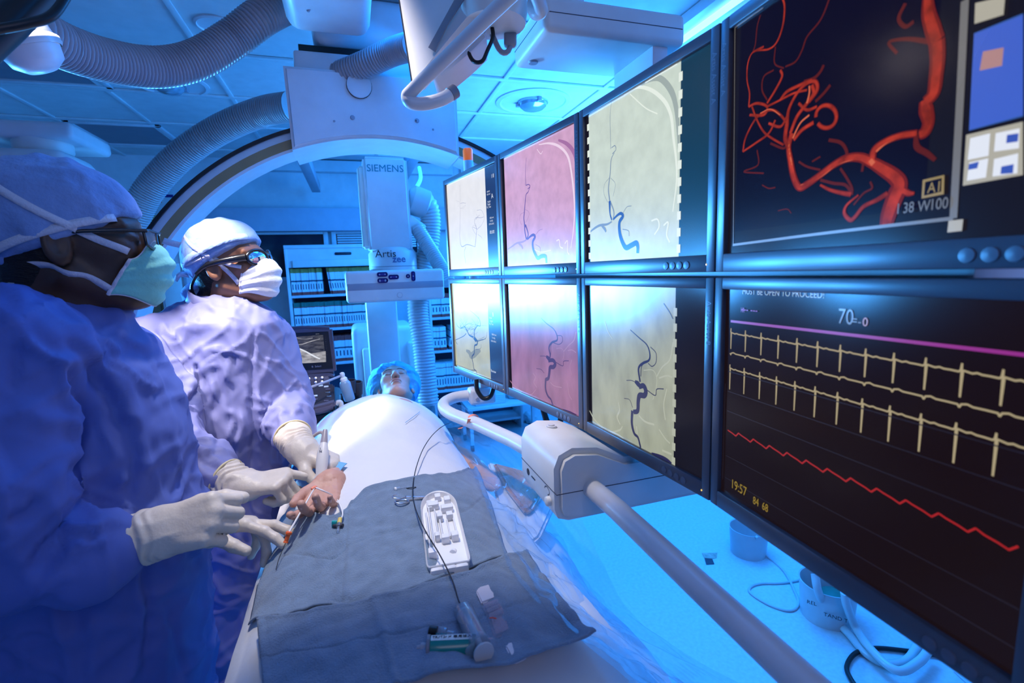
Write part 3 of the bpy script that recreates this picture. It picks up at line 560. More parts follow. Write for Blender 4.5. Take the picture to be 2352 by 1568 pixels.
# column 3
m = monitor(2, 0, 'upper pale green scan monitor, third from the left end of bank')
e_ = fb(m, 1562, 350); plate(m, 'scan_image', [(.035, 0), (e_, 0), (e_, 1), (.035, 1)], 'px_green'); plate(m, 'side_panel', [(e_, 0), (1, 0), (1, 1), (e_, 1)], 'px_teal')
skull_up(m, Zg, [(470, 240), (545, 205), (620, 230), (690, 310), (722, 420), (735, 560), (738, 690)], [(380, 300), (460, 275), (550, 300), (640, 370), (688, 470), (705, 620), (722, 760), (725, 900), (700, 1100)], 'px_hi_green', 'px_shade')
trace(m, 'bone_texture', [(Zg([(560, 1160), (600, 1150), (610, 1200), (580, 1250)]), 3), (Zg([(640, 1190), (670, 1170), (660, 1250), (680, 1300)]), 3), (Zg([(520, 240), (620, 180), (730, 110)]), 4), (Zg([(420, 330), (520, 420), (600, 460)]), 2)], 'px_hi_green')
trace(m, 'vessel_image', [(Zg([(300, 335), (290, 480), (295, 690)]), [.8, 1.3, 1.5], 1), (Zg([(300, 682), (322, 668), (328, 695), (305, 722)]), 1.8, 1), (Zg([(318, 715), (298, 760), (290, 860), (280, 950), (288, 1030)]), [1.6, 2.5, 3.2, 4], 1), (Zg([(288, 1030), (290, 1110), (302, 1155)]), [8, 4, 4], 0), (Zg([(295, 1040), (315, 1100), (312, 1150)]), 3.4, 1), (Zg([(310, 1152), (340, 1122), (362, 1112), (375, 1130), (352, 1170), (354, 1240), (372, 1300), (395, 1335), (430, 1320), (462, 1305), (472, 1330), (471, 1372)]), [4, 6, 8, 10, 10.5, 10, 8], 0), (Zg([(302, 1165), (270, 1183), (222, 1190), (180, 1215), (147, 1245)]), [3, 5, 5, 3], 1), (Zg([(232, 1188), (255, 1212), (264, 1232)]), [4, 7, 5], 1), (Zg([(285, 880), (255, 920), (250, 980), (275, 1040)]), .9, 1), (Zg([(295, 880), (325, 920), (310, 1000)]), .9, 1), (Zg([(375, 1110), (400, 1070), (430, 1062)]), 1.3, 1), (Zg([(372, 1215), (410, 1225), (415, 1260)]), 1.6, 1)], ['px_blue', 'px_slate'])
def dashes(m, us, lo, hi, mat, top=False):
    w = layer(m); b = NB()
    for u in us:
        n = 11
        for k in range(n):
            v = lo+(hi-lo)*k/n; du_ = .012
            gridmesh(b, [[m.Q(m.u0+(m.u1-m.u0)*(u-du_), m.v0+(m.v1-m.v0)*v, w), m.Q(m.u0+(m.u1-m.u0)*(u+du_), m.v0+(m.v1-m.v0)*v, w)], [m.Q(m.u0+(m.u1-m.u0)*(u-du_), m.v0+(m.v1-m.v0)*(v+.045), w), m.Q(m.u0+(m.u1-m.u0)*(u+du_), m.v0+(m.v1-m.v0)*(v+.045), w)]])
    return ob('edge_marks', b, mat, m.screen, 0, rn=False)
dashes(m, (.03, e_), .02, .99, 'px_hi_green'); btext(m, 'Artis Assist A')
m = monitor(2, 1, 'lower grey-green scan monitor, third from the left end of bank')
e_ = fb(m, 1550, 850); plate(m, 'scan_image', [(.035, 0), (e_, 0), (e_, 1), (.035, 1)], 'px_sage'); plate(m, 'side_panel', [(e_, 0), (1, 0), (1, 1), (e_, 1)], 'px_dark')
trace(m, 'bone_texture', [(Zs([(153, 960), (180, 1010), (225, 1060), (280, 1105), (330, 1110), (370, 1150)]), [3, 5, 4, 4]), (Zs([(290, 1105), (345, 1085), (365, 1060)]), [3, 4, 2]), (Zs([(340, 905), (345, 960), (330, 1000), (350, 1050)]), [2, 5, 3]), (Zs([(585, 740), (620, 680), (670, 630), (690, 520)]), [2, 3, 3]), (Zs([(600, 750), (650, 735), (685, 745)]), 3), (Zs([(470, 990), (510, 1030), (570, 1050)]), 4), (Zs([(600, 1080), (640, 1140), (670, 1170)]), 3), (Zs([(650, 820), (630, 920), (640, 1020)]), 2.5), (Zs([(500, 700), (560, 700), (585, 750), (580, 820), (560, 890)]), 1.5), (Zs([(620, 1215), (680, 1240)]), 4), (Zs([(455, 1060), (460, 1110)]), 3), (Zs([(250, 380), (270, 450), (300, 500)]), 2)], 'px_hi_sage')
trace(m, 'vessel_image', [(Zs([(415, 440), (470, 490), (520, 535), (540, 590), (535, 635), (495, 655), (468, 690), (478, 775)]), [1.5, 2.5, 4, 5, 5]), (Zs([(530, 645), (490, 670), (482, 740)]), 2), (Zs([(445, 772), (462, 785), (480, 805)]), [6, 11, 9]), (Zs([(470, 808), (500, 800), (515, 835), (505, 862), (475, 862), (466, 900), (462, 960), (435, 968)]), [9, 11, 11, 11, 10, 9]), (Zs([(428, 960), (425, 1040), (440, 1105), (463, 1130), (475, 1170), (481, 1215)]), [8, 7, 5, 5]), (Zs([(545, 550), (580, 590), (580, 650), (555, 675), (530, 655)]), 1.6), (Zs([(520, 825), (575, 862), (585, 822), (630, 820)]), 1.8), (Zs([(390, 765), (420, 765), (445, 775)]), 1.3), (Zs([(630, 270), (670, 330), (690, 370)]), 1.8), (Zs([(552, 1262), (600, 1250), (650, 1275), (680, 1310)]), [4, 7, 5]), (Zs([(375, 880), (410, 890), (430, 940)]), 1.2)], 'px_vein')
dashes(m, (e_,), .0, .93, 'px_hi_sage'); btext(m, 'Artis Assist B', 'btxt')
# column 4
m = monitor(3, 0, 'upper right monitor showing red three-dimensional vessels on black')
plate(m, 'image_area', [(.04, .10), (.72, .10), (.72, 1), (.04, 1)], 'px_black')
Zr = lambda p: zz(p, 1640, 0, 2.6138); Ze = lambda p: zz(p, 1640, 600, 2.24)
def loop(cx, cy, rx, ry, a0, a1, n=9): return [(cx+rx*math.cos(a0+(a1-a0)*k/n), cy+ry*math.sin(a0+(a1-a0)*k/n)) for k in range(n+1)]
dim = [(Zr([(700, -60), (690, 0), (640, 120), (560, 220), (530, 300), (490, 370), (430, 400)]), 3), (Zr([(280, 90), (260, 160), (250, 260), (235, 310)]), 2.5), (Zr([(370, 280), (365, 380), (420, 410)]), 2.5), (Zr([(1150, 20), (1110, 110), (1150, 160), (1200, 130)]), 5), (Zr([(1290, 250), (1180, 235), (1090, 240), (1050, 260), (1100, 320)]), [6, 4, 4]), (Zr([(360, 420), (300, 460), (290, 540), (320, 600)]), 3), (Zr([(660, 390), (640, 430), (600, 470), (540, 490)]), 5), (Zr([(700, 510), (660, 560), (610, 610)]), 5), (Zr([(260, 900), (265, 990), (180, 1030), (300, 1040)]), 3), (Zr([(290, 1110), (330, 1130), (370, 1125)]), 2.5), (Zr([(640, 940), (590, 970)]), 3), (Zr([(510, 970), (560, 1000), (640, 1020)]), 3.5), (Zr([(385, 1265), (440, 1255), (465, 1280)]), 2), (Zr([(690, 840), (760, 855), (795, 900), (800, 950)]), 5), (Zr([(900, 970), (890, 1030)]), 4), (Zr([(940, 1090), (950, 1130), (900, 1160), (840, 1230)]), 3), (Zr([(340, 860), (420, 890), (440, 850)]), 4), (Zr([(1215, 800), (1220, 880), (1280, 920), (1330, 960)]), [5, 8, 7, 5]), (Zr([(760, 1010), (800, 1070), (830, 1130), (830, 1170)]), 4), (Zr([(640, 1080), (720, 1100), (790, 1110), (830, 1160)]), 4.5)]
trace(m, 'faint_vessels', dim, 'px_reddim', .7)
med = [(Zr([(410, -20), (425, 40), (415, 150), (380, 250), (330, 295), (240, 310), (205, 380), (200, 480), (215, 560), (210, 640)]), [4, 4, 3.5, 3, 3, 4]), (Zr([(240, 310), (300, 280)]), 4), (Zr([(210, 640), (260, 620), (320, 640), (300, 690), (215, 690)]), 5), (Zr([(175, 910), (190, 830), (240, 730), (290, 680), (350, 660), (400, 690), (440, 740)]), 4.5), (Zr([(175, 910), (250, 860), (330, 800), (370, 720)]), 4.5), (Zr([(320, 620), (370, 540), (410, 460), (400, 420)]), 5), (Zr([(440, 760), (450, 660), (500, 560), (560, 500), (610, 490), (620, 540), (570, 610)]), [7, 6, 6, 7, 8]), (Zr([(400, 600), (440, 550), (520, 510), (590, 480)]), 6), (Zr([(320, 640), (400, 600), (480, 560), (560, 540)]), 4), (Zr([(460, 800), (500, 700), (560, 620), (600, 560), (590, 510)]), 7), (Zr([(480, 840), (530, 780), (600, 735)]), 7), (Zr(loop(675, 700, 62, 68, 2.5, -3.2, 14)), 6.5), (Zr([(330, 740), (400, 760), (440, 700)]), 5), (Zr([(230, 640), (260, 720), (300, 790), (350, 830), (420, 870)]), 4), (Zr([(440, 740), (430, 830), (450, 880)]), 9), (Zr([(510, 620), (560, 660), (620, 640)]), 5), (Zr([(640, 1110), (700, 1140), (780, 1160), (825, 1165)]), [4, 6, 8]), (Zr([(1045, 1160), (980, 1200), (900, 1240), (850, 1300), (820, 1320), (785, 1280), (800, 1230), (870, 1170)]), [7, 6, 6, 7, 5, 3]),
       (Zr([(1035, 1360), (1050, 1290), (1085, 1190), (1115, 1110), (1085, 1060), (1010, 1010), (950, 975), (880, 945), (800, 950), (720, 990), (640, 1050), (570, 1100), (515, 1125), (480, 1060), (460, 960), (450, 880), (470, 800)]), [18, 22, 24, 20, 18, 15, 13, 12, 11, 11, 12, 12, 12, 10, 11]), (Zr([(950, 975), (965, 900), (1030, 850), (1120, 815), (1220, 800)]), [11, 10, 9.5, 9, 9]), (Zr([(1130, 1140), (1170, 1160), (1205, 1160)]), [10, 8, 4]),
       (Zr([(1285, -20), (1290, 80), (1315, 170), (1340, 250)]), [12, 16, 18, 18]), (Zr([(1340, 250), (1345, 350), (1335, 460), (1320, 560), (1275, 610)]), [18, 17, 16, 14]), (Zr([(1265, 600), (1275, 660), (1290, 730), (1270, 790), (1235, 810)]), [12, 17, 14, 14, 12])]
trace(m, 'vessel_image', med, 'px_reddk', .74); trace(m, 'vessel_core', med, 'px_red', .46)
hi = [(Zr([(1045, 1340), (1060, 1270), (1085, 1190), (1105, 1120)]), [6, 8, 9, 4]), (Zr([(900, 950), (830, 955), (740, 985), (660, 1045), (580, 1095), (520, 1115)]), [3, 4, 4, 4, 3]), (Zr([(975, 910), (1040, 855), (1130, 815)]), 3), (Zr([(1300, 110), (1325, 190), (1335, 240)]), [3, 7, 3]), (Zr([(1335, 420), (1320, 480)]), [4, 6]), (Zr([(1265, 620), (1285, 700)]), [4, 6]), (Zr([(560, 620), (575, 560), (575, 515)]), 3), (Zr([(475, 830), (520, 740), (575, 690)]), 3), (Zr([(470, 990), (455, 900), (452, 850)]), 3), (Zr([(280, 680), (340, 655), (400, 690)]), 1.5), (Zr([(940, 960), (960, 985)]), [6, 7])]
trace(m, 'vessel_highlights', hi, 'px_redhi', .7)
trace(m, 'frame_lines', [(Zr([(115, 1470), (700, 1395), (1440, 1310)]), 3.2), (Zr([(1440, 1310), (1475, 700), (1510, 0)]), 6), (Zr([(132, 120), (215, 60), (300, 5)]), 1.6), (Zr([(130, 120), (118, 1470)]), 1)], 'px_gline')
def quad(m, name, Z, pts, mat):
    w = layer(m); b = NB(); f = b.faces.new([b.verts.new(m.Q(*onscr(m, *p), w)) for p in Z(pts)]); f.normal_update()
    if f.normal.dot(m.n) < 0: f.normal_flip()
    return ob(name, b, mat, m.screen, 0, rn=False)
quad(m, 'blue_panel', Zr, [(1565, 200), (1861, 80), (1861, 700), (1535, 785)], 'px_blue'); MT['px_ui'] = EM('px_ui', (.05, .11, .55))
quad(m, 'blue_panel_top', Zr, [(1567, 205), (1861, 90), (1861, 690), (1537, 780)], 'px_ui')
quad(m, 'salmon_icon', Zr, [(1620, 310), (1745, 285), (1735, 395), (1600, 425)], 'px_isal')
quad(m, 'grey_panel', Zr, [(1520, 810), (1861, 730), (1861, 1050), (1500, 1115)], 'px_icon')
for p in ([(1545, 830), (1665, 800), (1655, 935), (1530, 960)], [(1540, 975), (1655, 950), (1640, 1065), (1525, 1085)], [(1690, 955), (1835, 920), (1830, 1040), (1680, 1060)], [(1700, 800), (1845, 770), (1840, 890), (1690, 910)]): quad(m, 'icon', Zr, p, 'px_text')
for p in ([(1540, 985), (1600, 970), (1590, 1010), (1535, 1020)], [(1735, 1000), (1810, 985), (1805, 1040), (1730, 1045)], [(1770, 810), (1840, 800), (1835, 850), (1765, 860)]): quad(m, 'icon_mark', Zr, p, 'px_iblue')
quad(m, 'top_icon', Zr, [(1580, 20), (1760, -20), (1750, 90), (1575, 145)], 'px_icon'); quad(m, 'corner_icon', Zr, [(1420, 1325), (1508, 1315), (1500, 1385), (1412, 1395)], 'px_icon')
quad(m, 'yellow_frame', Zr, [(1265, 1080), (1395, 1050), (1392, 1165), (1258, 1192)], 'px_yellow'); quad(m, 'frame_inside', Zr, [(1280, 1092), (1380, 1068), (1377, 1150), (1273, 1175)], 'px_black')
stext(m, 'A1', .013, *Zr([(1292, 1160)])[0], 'px_yellow', sx=.8)
for s, x, y in (('1', 1100, 1285), ('38', 1145, 1280), ('W', 1235, 1272), ('100', 1305, 1262)): stext(m, s, .014, *Zr([(x, y)])[0], 'px_gline', sx=.75)
text('bezel_lettering', 'Artis Assist A', .0125, m.Q(.004, m.z1-.03, .0003), (0, 0, -1), m.du, 'mid', m.t, ext=0)
m = monitor(3, 1, 'lower right monitor showing cream heartbeat traces and a red pressure line')
plate(m, 'image_area', [(.0, 0), (1, 0), (1, 1), (0, 1)], 'px_ecg')
def uline(z0, pat, wid):
    """trace along the screen at height z0, pattern of (fraction, mm up)"""
    out = []; u = m.u0+.012; T = .0296
    while u < m.u1-.01:
        out += [(u+T*f_, z0+h*.001) for f_, h in pat]; u += T
    return [Vector((p[0], p[1], 0)) for p in out if p[0] < m.u1-.004], wid
def utrace(name, items, mat):
    w = layer(m); b = NB()
    for pts, wid in items:
        w += .00001
        for a_, c_ in zip(pts, pts[1:]):
            d = (c_-a_).normalized()*.0002; strip(b, [m.Q(a_.x-d.x, a_.y-d.y, w), m.Q(c_.x+d.x, c_.y+d.y, w)], m.n, wid)
    return ob(name, b, mat, m.screen, 0, rn=False)
zt0 = onscr(m, 1697, 766)[1]; zt1 = onscr(m, 1697, 815)[1]; zt2 = onscr(m, 1697, 850)[1]; zr = onscr(m, 1690, 996)[1]; zm = onscr(m, 1700, 740)[1]
ecg = lambda up, dn: [(0, 0), (.02, up), (.04, -dn), (.06, 0), (.3, -1.4), (.42, -.3), (.55, -1.2), (.75, -1.2), (.95, -1.6)]
utrace('heart_trace', [uline(zt0, ecg(6, 24), .0017), uline(zt1, [(0, 0), (.05, -2.5), (.1, .6), (.25, 1.6), (.4, .2), (.7, .2), (.95, 0)], .0017), uline(zt2, ecg(5, 32), .0017)], 'px_cream')
zend = onscr(m, 2340, 1262)[1]
b_ = []
u = m.u0+.012
while u < m.u1-.005:
    f_ = (u-m.u0)/(m.u1-m.u0); z_ = zr+(zend-zr)*min(1, f_/.82)*1.0
    b_ += [Vector((u, z_, 0)), Vector((u+.010, z_-.0016, 0)), Vector((u+.0175, z_-.0036, 0)), Vector((u+.023, z_+.0026, 0))]; u += .0296
utrace('pressure_trace', [(b_, .0018)], 'px_redline')
utrace('flat_line', [([Vector((m.u0+.012, zm, 0)), Vector((m.u1-.003, zm+.004, 0))], .0034)], 'px_magenta')
utrace('scale_lines', [([Vector((m.u0+.01, zr+dz, 0)), Vector((m.u1-.003, zr+dz, 0))], .0012) for dz in (.03, .06, .09, -.04, -.075)], 'px_faint')
utrace('scale_bar', [([Vector((m.u0+.004, m.v0+.02, 0)), Vector((m.u0+.004, m.v0+.17, 0))], .0018)], 'px_faint')
stext(m, 'MUST BE OPEN TO PROCEED!', .0115, 1706, 675, 'px_yellow', sx=.86); stext(m, '70', .024, 1925, 742, 'px_gline', sx=.8); stext(m, '=-', .014, 1955, 745, 'px_gline'); stext(m, '0', .013, 1982, 748, 'px_isal')
stext(m, '19:57', .020, 1680, 1118, 'px_yellow', sx=.75); stext(m, '84', .016, 1731, 1155, 'px_yellow', sx=.7); stext(m, '68', .016, 1752, 1168, 'px_yellow', sx=.7)
stext(m, '--- ---', .014, 1705, 716, 'px_magenta'); quad(m, 'yellow_icon', Ze, [(1540, 140), (1595, 150), (1595, 200), (1535, 190)], 'px_yellow')
stext(m, 'HR', .009, 1704, 716, 'px_magenta', sx=.6)
# ---------------------------------------------------------------- suspension of the bank
t = thing('monitor_suspension', (.62, 1.0, ZC), 'white suspension frame with handle bars carrying the monitor bank', 'monitor mount'); SUSP = t
hz = 1.165
b = NB(); q = lambda x, y: PZ(x, y, hz)
pa = spline([q(1098, 905), q(1070, 908), q(1040, 914), q(1020, 926), q(1022, 940), q(1040, 952)], 10)+[q(1100, 975), q(1180, 1012), q(1262, 1058)]
tube(b, pa, .0195, 20); ob('handle_bar', b, 'white', t, 60)
b = NB(); tube(b, [q(1335, 1100), q(1420, 1172), q(1600, 1340), q(1860, 1580), q(2100, 1800)], .0195, 20); ob('handle_bar', b, 'white', t, 60)
b = NB(); lathe(b, [(.026, 0), (.026, .014), (.021, .018)], q(1345, 1108)+Vector((0, .018, 0)), q(1420, 1172)-q(1345, 1108), 24); ob('bar_collar', b, 'white2', t, 45)
b = NB(); c = q(1092, 908); box(b, (c.x-.025, c.y-.03, hz-.03), (c.x+.07, c.y+.03, hz+.03), .012, seg=3); box(b, (c.x+.015, c.y-.02, hz+.02), (c.x+.05, c.y+.02, hz+.09), .006); ob('bar_bracket', b, 'white', t, 45)
for dx in (.0, .04):
    b = NB(); lathe(b, [(.007, 0), (.006, .003)], (c.x+dx, c.y-.03, hz-.006), (0, -1, 0), 16); ob('bracket_screw', b, 'grey', t)
b = NB()
pr_ = [(.345, 1.128), (.352, 1.108), (.375, 1.100), (.80, 1.100), (.80, 1.214), (.50, 1.214), (.44, 1.243), (.385, 1.250), (.356, 1.238), (.345, 1.212)]
Yb0, Yb1 = .835, 1.055
prism(b, [(x, Yb0, z) for x, z in pr_], (0, Yb1-Yb0, 0)); bmesh.ops.recalc_face_normals(b, faces=b.faces)
bmesh.ops.bevel(b, geom=[e for e in b.edges if abs(e.verts[0].co.y-e.verts[1].co.y) < .001], offset=.012, segments=4, affect='EDGES'); ob('joint_box', b, 'white2', t, 50)
b = NB()
for p, s in (((.3446, Yb0-.0006, 1.163), (.79, Yb0+.0006, 1.1645)), ((.3444, Yb0, 1.163), (.3456, Yb1-.01, 1.1645))): box(b, p, s)
ob('box_seam', b, 'dgrey', t)
b = NB(); lathe(b, [(.010, 0), (.010, .008), (.008, .0095), (.001, .0095)], (.3455, .872, 1.135), (-1, 0, 0), 20); ob('lock_button', b, 'white2', t, 50)
b = NB(); lathe(b, [(.0075, 0), (.0078, .001)], (.345, 1.0, 1.147), (-1, 0, 0), 20); ob('key_hole', b, 'black', t)
b = NB(); box(b, (.344, .955, 1.144), (.3455, .978, 1.1465)); ob('lock_mark', b, 'ink', t)
b = NB(); pts = [Vector((.3446, .885+.013*math.cos(a), 1.152+.008*math.sin(a))) for a in [k*.5 for k in range(10)]]; strip(b, pts, (-1, 0, 0), .002); ob('rotation_mark', b, 'ink', t, 0)
b = NB(); lathe(b, [(.012, 0), (.012, .004), (.007, .0045), (.007, .007), (.001, .007)], (.40, .99, 1.2475), (0, 0, 1), 20); ob('cap_screw', b, 'white', t, 50)
# back frame, hanging column and ceiling carriage
b = NB(); box(b, (.66, .86, 1.1), (.74, 1.03, 1.93), .01); box(b, (.66, .99, 1.85), (.70, 1.16, 2.09), .005); ob('upright', b, 'white', t)
b = NB(); box(b, (.545, .30, 1.50), (.66, 1.30, 1.66), .01); ob('cross_beam', b, 'white', t)
b = NB(); lo = PZ(1183, 150, 2.075)
box(b, (.402, .975, 2.075), (.735, 1.175, 2.142), .014, seg=4); ob('ceiling_carriage', b, 'white2', t, 45)
b = NB(); box(b, (.412, .9745, 2.108), (.725, .9765, 2.1095)); box(b, (.4015, .985, 2.108), (.4035, 1.165, 2.1095)); ob('carriage_seam', b, 'dgrey', t)
b = NB(); lathe(b, [(.012, 0), (.010, .005), (.004, .005)], (.432, 1.125, 2.076), (0, 0, -1), 18); ob('carriage_screw', b, 'grey', t)
b = NB(); box(b, (.43, 1.02, 2.13), (.52, 1.12, ZC), .02); ob('ceiling_post', b, 'white', t)
b = NB(); tube(b, spline([P(1225, -30, .85), P(1240, 10, .86), P(1243, 25, .87), P(1232, 30, .88), P(1225, 15, .89), P(1232, -30, .9)], 6), .012, 12); ob('carriage_handle', b, 'white', t, 60)
# cable loops beneath the bank
def loopcable(pts, r, label):
    b = NB(); tube(b, resample(spline(pts, 10), .006), r, 10); tag(ob('monitor_cable', b, 'black', None, 60), label, 'cable', 'black cable loops under the bank')
loopcable([P(1094, 870, 1.66), P(1096, 895, 1.66), P(1110, 914, 1.66), P(1126, 910, 1.66), P(1135, 885, 1.66)], .008, 'black cable loop beneath the yellowish scan monitor')
loopcable([P(1245, 930, 1.4), P(1252, 955, 1.4), P(1262, 980, 1.4), P(1276, 988, 1.4), P(1286, 975, 1.4), P(1288, 950, 1.4)], .0085, 'black cable loop beneath the rose-pink scan monitor')
loopcable([P(1465, 1060, 1.05), P(1480, 1085, 1.05), P(1505, 1100, 1.05), P(1525, 1100, 1.05), P(1540, 1080, 1.06)], .0085, 'black cable loop beneath the grey-green scan monitor')
# beacon rod behind
q = PY(1075, 361, 1.95); b = NB(); lathe(b, [(.0195, -.52), (.0195, .0)], (q.x, 1.95, q.z-.014), n=24); bp_ = ob('beacon_post', b, 'white', SUSP, 45)
b = NB(); lathe(b, [(.019, -.014), (.0195, .026), (.016, .032), (.001, .033)], (q.x, 1.95, q.z), n=24); ob('orange_cap', b, 'beacon', bp_, 45)
b = NB(); box(b, (q.x-.012, 1.76, 1.50), (q.x+.012, 1.96, 1.53), .004); ob('beacon_bracket', b, 'white', SUSP)
# suspended display seen from behind, with handle (top centre)
t = thing('suspended_display', P(1040, 0, .95), 'dark-edged suspended display seen from behind at top centre', 'display')
A_, B_, C_, D_ = P(917, -10, 1.02), P(948, 190, 1.0), P(1080, 30, .92), P(1120, -40, .90)
nn = (B_-A_).cross(C_-B_).normalized(); nn = nn if nn.dot(A_-CAM) > 0 else -nn
b = NB(); prism(b, [A_, B_, C_, D_], nn*.035); ob('back_panel', b, 'white', t)
b = NB(); tube(b, [A_+nn*.012-(D_-A_).normalized()*.004, B_+nn*.012-(D_-A_).normalized()*.004], .008, 8); ob('edge_trim', b, 'black', t)
b = NB(); prism(b, [P(1000, 120, .96), P(1028, 60, .94), P(1080, -20, .91), P(1062, -30, .91), P(1030, 30, .94), P(985, 110, .97)], nn*-.002); ob('vent_strip', b, 'mid', t)
b = NB(); tube(b, spline([P(1205, -40, .80), P(1120, 40, .84), P(1030, 128, .89), P(950, 205, .94), P(936, 222, .95), P(945, 236, .95), P(975, 238, .955), P(1015, 228, .96), P(1046, 210, .97)], 8), .0125, 18); ob('handle', b, 'white', t, 60)
b = NB(); tube(b, [P(1033, 218, .965), P(1046, 209, .97)], .0135, 18); ob('handle_end_cap', b, 'mid', t, 60)
b = NB(); prism(b, [P(1075, 35, .95), P(1105, 50, .95), P(1120, 75, .95), P(1080, 115, .97), P(1010, 175, 1.0), P(985, 170, 1.0), P(1015, 130, .98)], fw*.09); bmesh.ops.recalc_face_normals(b, faces=b.faces); bmesh.ops.bevel(b, geom=list(b.edges), offset=.006, segments=2, affect='EDGES'); ob('arm_shell', b, 'white', t, 50)
b = NB(); lathe(b, [(.062, 0), (.066, .02), (.066, .09), (.05, .11)], P(1135, 58, .96), (0, 0, 1), 30); ob('swivel_head', b, 'white2', t, 50)
b = NB(); tube(b, [P(1135, 50, .96)+Vector((0, 0, .08)), Vector((P(1135, 50, .96).x, P(1135, 50, .96).y, ZC))], .03, 20); ob('hanger_tube', b, 'white', t, 60)
def wire(pts, r, m, label, cat='cable', name='cable'):
    b = NB(); tube(b, resample(spline(pts, 10), max(.004, r)), r, 10); return tag(ob(name, b, m, None, 60), label, cat)
wire([P(1130, 60, .97), P(1132, 85, .97), P(1120, 115, .97), P(1108, 140, .97), P(1090, 142, .975), P(1078, 125, .98), P(1075, 100, .98)], .004, 'black', 'thin black cable looping below the suspended display arm')
wire([P(1122, 55, 1.0), P(1135, 90, 1.0), P(1150, 118, 1.0), P(1165, 120, 1.0), P(1173, 105, 1.0)], .0055, 'hose', 'grey cable with plug hanging beside the ceiling carriage')
t = thing('cable_plug', P(1172, 85, 1.0), 'grey inline cable connector hanging beside the ceiling carriage', 'connector')
b = NB(); obox(b, P(1172, 85, 1.0), (RX, UX, fw), (.026, .04, .02), .006, 3); ob('body', b, 'hose', t, 45)
b = NB(); tube(b, [P(1170, 66, 1.0), P(1171, 30, 1.0), P(1171, -30, 1.0)], .0045, 10); ob('lead', b, 'dgrey', t, 60)
# ---------------------------------------------------------------- signed distance modelling
def A3(v): return np.array([v[0], v[1], v[2]], dtype=np.float64)
def s_cone(p, a, b, r1, r2):
    a, b = A3(a), A3(b); ab = b-a; t = np.clip(((p-a)@ab)/max(1e-12, ab@ab), 0, 1)
    return np.linalg.norm(p-a-t[..., None]*ab, axis=-1)-(r1+(r2-r1)*t)
def s_ell(p, c, ax, rad):
    q = (p-A3(c)) if ax is None else (p-A3(c))@np.array([A3(v) for v in ax]).T
    rad = np.array(rad); k0 = np.linalg.norm(q/rad, axis=-1); k1 = np.linalg.norm(q/(rad*rad), axis=-1)
    return k0*(k0-1)/np.maximum(k1, 1e-9)
def s_box(p, c, ax, half, r):
    q = (p-A3(c)) if ax is None else (p-A3(c))@np.array([A3(v) for v in ax]).T
    d = np.abs(q)-(np.array(half)-r); return np.linalg.norm(np.maximum(d, 0), axis=-1)+np.minimum(d.max(-1), 0)-r
def smin(a, b, k):
    h = np.clip(.5+.5*(b-a)/k, 0, 1); return b+(a-b)*h-k*h*(1-h)
def smax(a, b, k): return -smin(-a, -b, k)
_rng = np.random.RandomState(3); _LAT = _rng.rand(32, 32, 32)
def vnoise(p):
    i = np.floor(p).astype(int); f_ = p-i; f_ = f_*f_*(3-2*f_); i %= 32; j = (i+1) % 32
    g = lambda a, b, c: _LAT[a, b, c]
    x0, y0, z0 = i[..., 0], i[..., 1], i[..., 2]; x1, y1, z1 = j[..., 0], j[..., 1], j[..., 2]; u, v, w = f_[..., 0], f_[..., 1], f_[..., 2]
    l = lambda a, b, t: a+(b-a)*t
    return l(l(l(g(x0, y0, z0), g(x1, y0, z0), u), l(g(x0, y1, z0), g(x1, y1, z0), u), v), l(l(g(x0, y0, z1), g(x1, y0, z1), u), l(g(x0, y1, z1), g(x1, y1, z1), u), v), w)*2-1
def ridge(p): return 1-2*np.abs(vnoise(p))
def nets(fn, lo, hi, h):
    lo, hi = A3(lo), A3(hi); n = np.maximum(4, np.ceil((hi-lo)/h).astype(int)+1)
    g = np.stack(np.meshgrid(*[lo[k]+h*np.arange(n[k]) for k in range(3)], indexing='ij'), -1)
    V = np.empty(n); st = max(1, int(4e5//(n[1]*n[2])))
    for a in range(0, n[0], st): V[a:a+st] = fn(g[a:a+st])
    V[V == 0] = 1e-9; s = V < 0
    off = [(a, b, c) for a in (0, 1) for b in (0, 1) for c in (0, 1)]
    sl = lambda A, o: A[o[0]:n[0]-1+o[0], o[1]:n[1]-1+o[1], o[2]:n[2]-1+o[2]]
    cnt = sum(sl(s, o).astype(int) for o in off); act = (cnt > 0) & (cnt < 8); idx = np.full(act.shape, -1); ci = np.argwhere(act); idx[act] = np.arange(len(ci))
    pos = np.zeros((len(ci), 3)); num = np.zeros(len(ci))
    cv = {o: sl(V, o)[act] for o in off}
    for o in off:
        for ax in range(3):
            if o[ax] == 0:
                q = list(o); q[ax] = 1; q = tuple(q); a, b = cv[o], cv[q]; m = (a < 0) != (b < 0)
                t = a[m]/(a[m]-b[m]); pp = np.tile(np.array(o, float), (m.sum(), 1)); pp[:, ax] += t; pos[m] += pp; num[m] += 1
    verts = lo+h*(ci+pos/num[:, None]); faces = []
    for ax in range(3):
        b, c = (ax+1) % 3, (ax+2) % 3
        A = [slice(None)]*3; B = [slice(None)]*3; A[ax] = slice(0, n[ax]-1); B[ax] = slice(1, n[ax])
        d = s[tuple(A)] != s[tuple(B)]; e = np.argwhere(d); e = e[(e[:, b] > 0) & (e[:, c] > 0) & (e[:, b] < n[b]-1) & (e[:, c] < n[c]-1)]
        ins = s[tuple(A)][tuple(e.T)]
        def cell(db, dc): q = e.copy(); q[:, b] += db; q[:, c] += dc; return idx[tuple(q.T)]
        f_ = np.stack([cell(-1, -1), cell(0, -1), cell(0, 0), cell(-1, 0)], 1); f_[~ins] = f_[~ins][:, ::-1]; faces.append(f_)
    return verts, np.concatenate(faces)
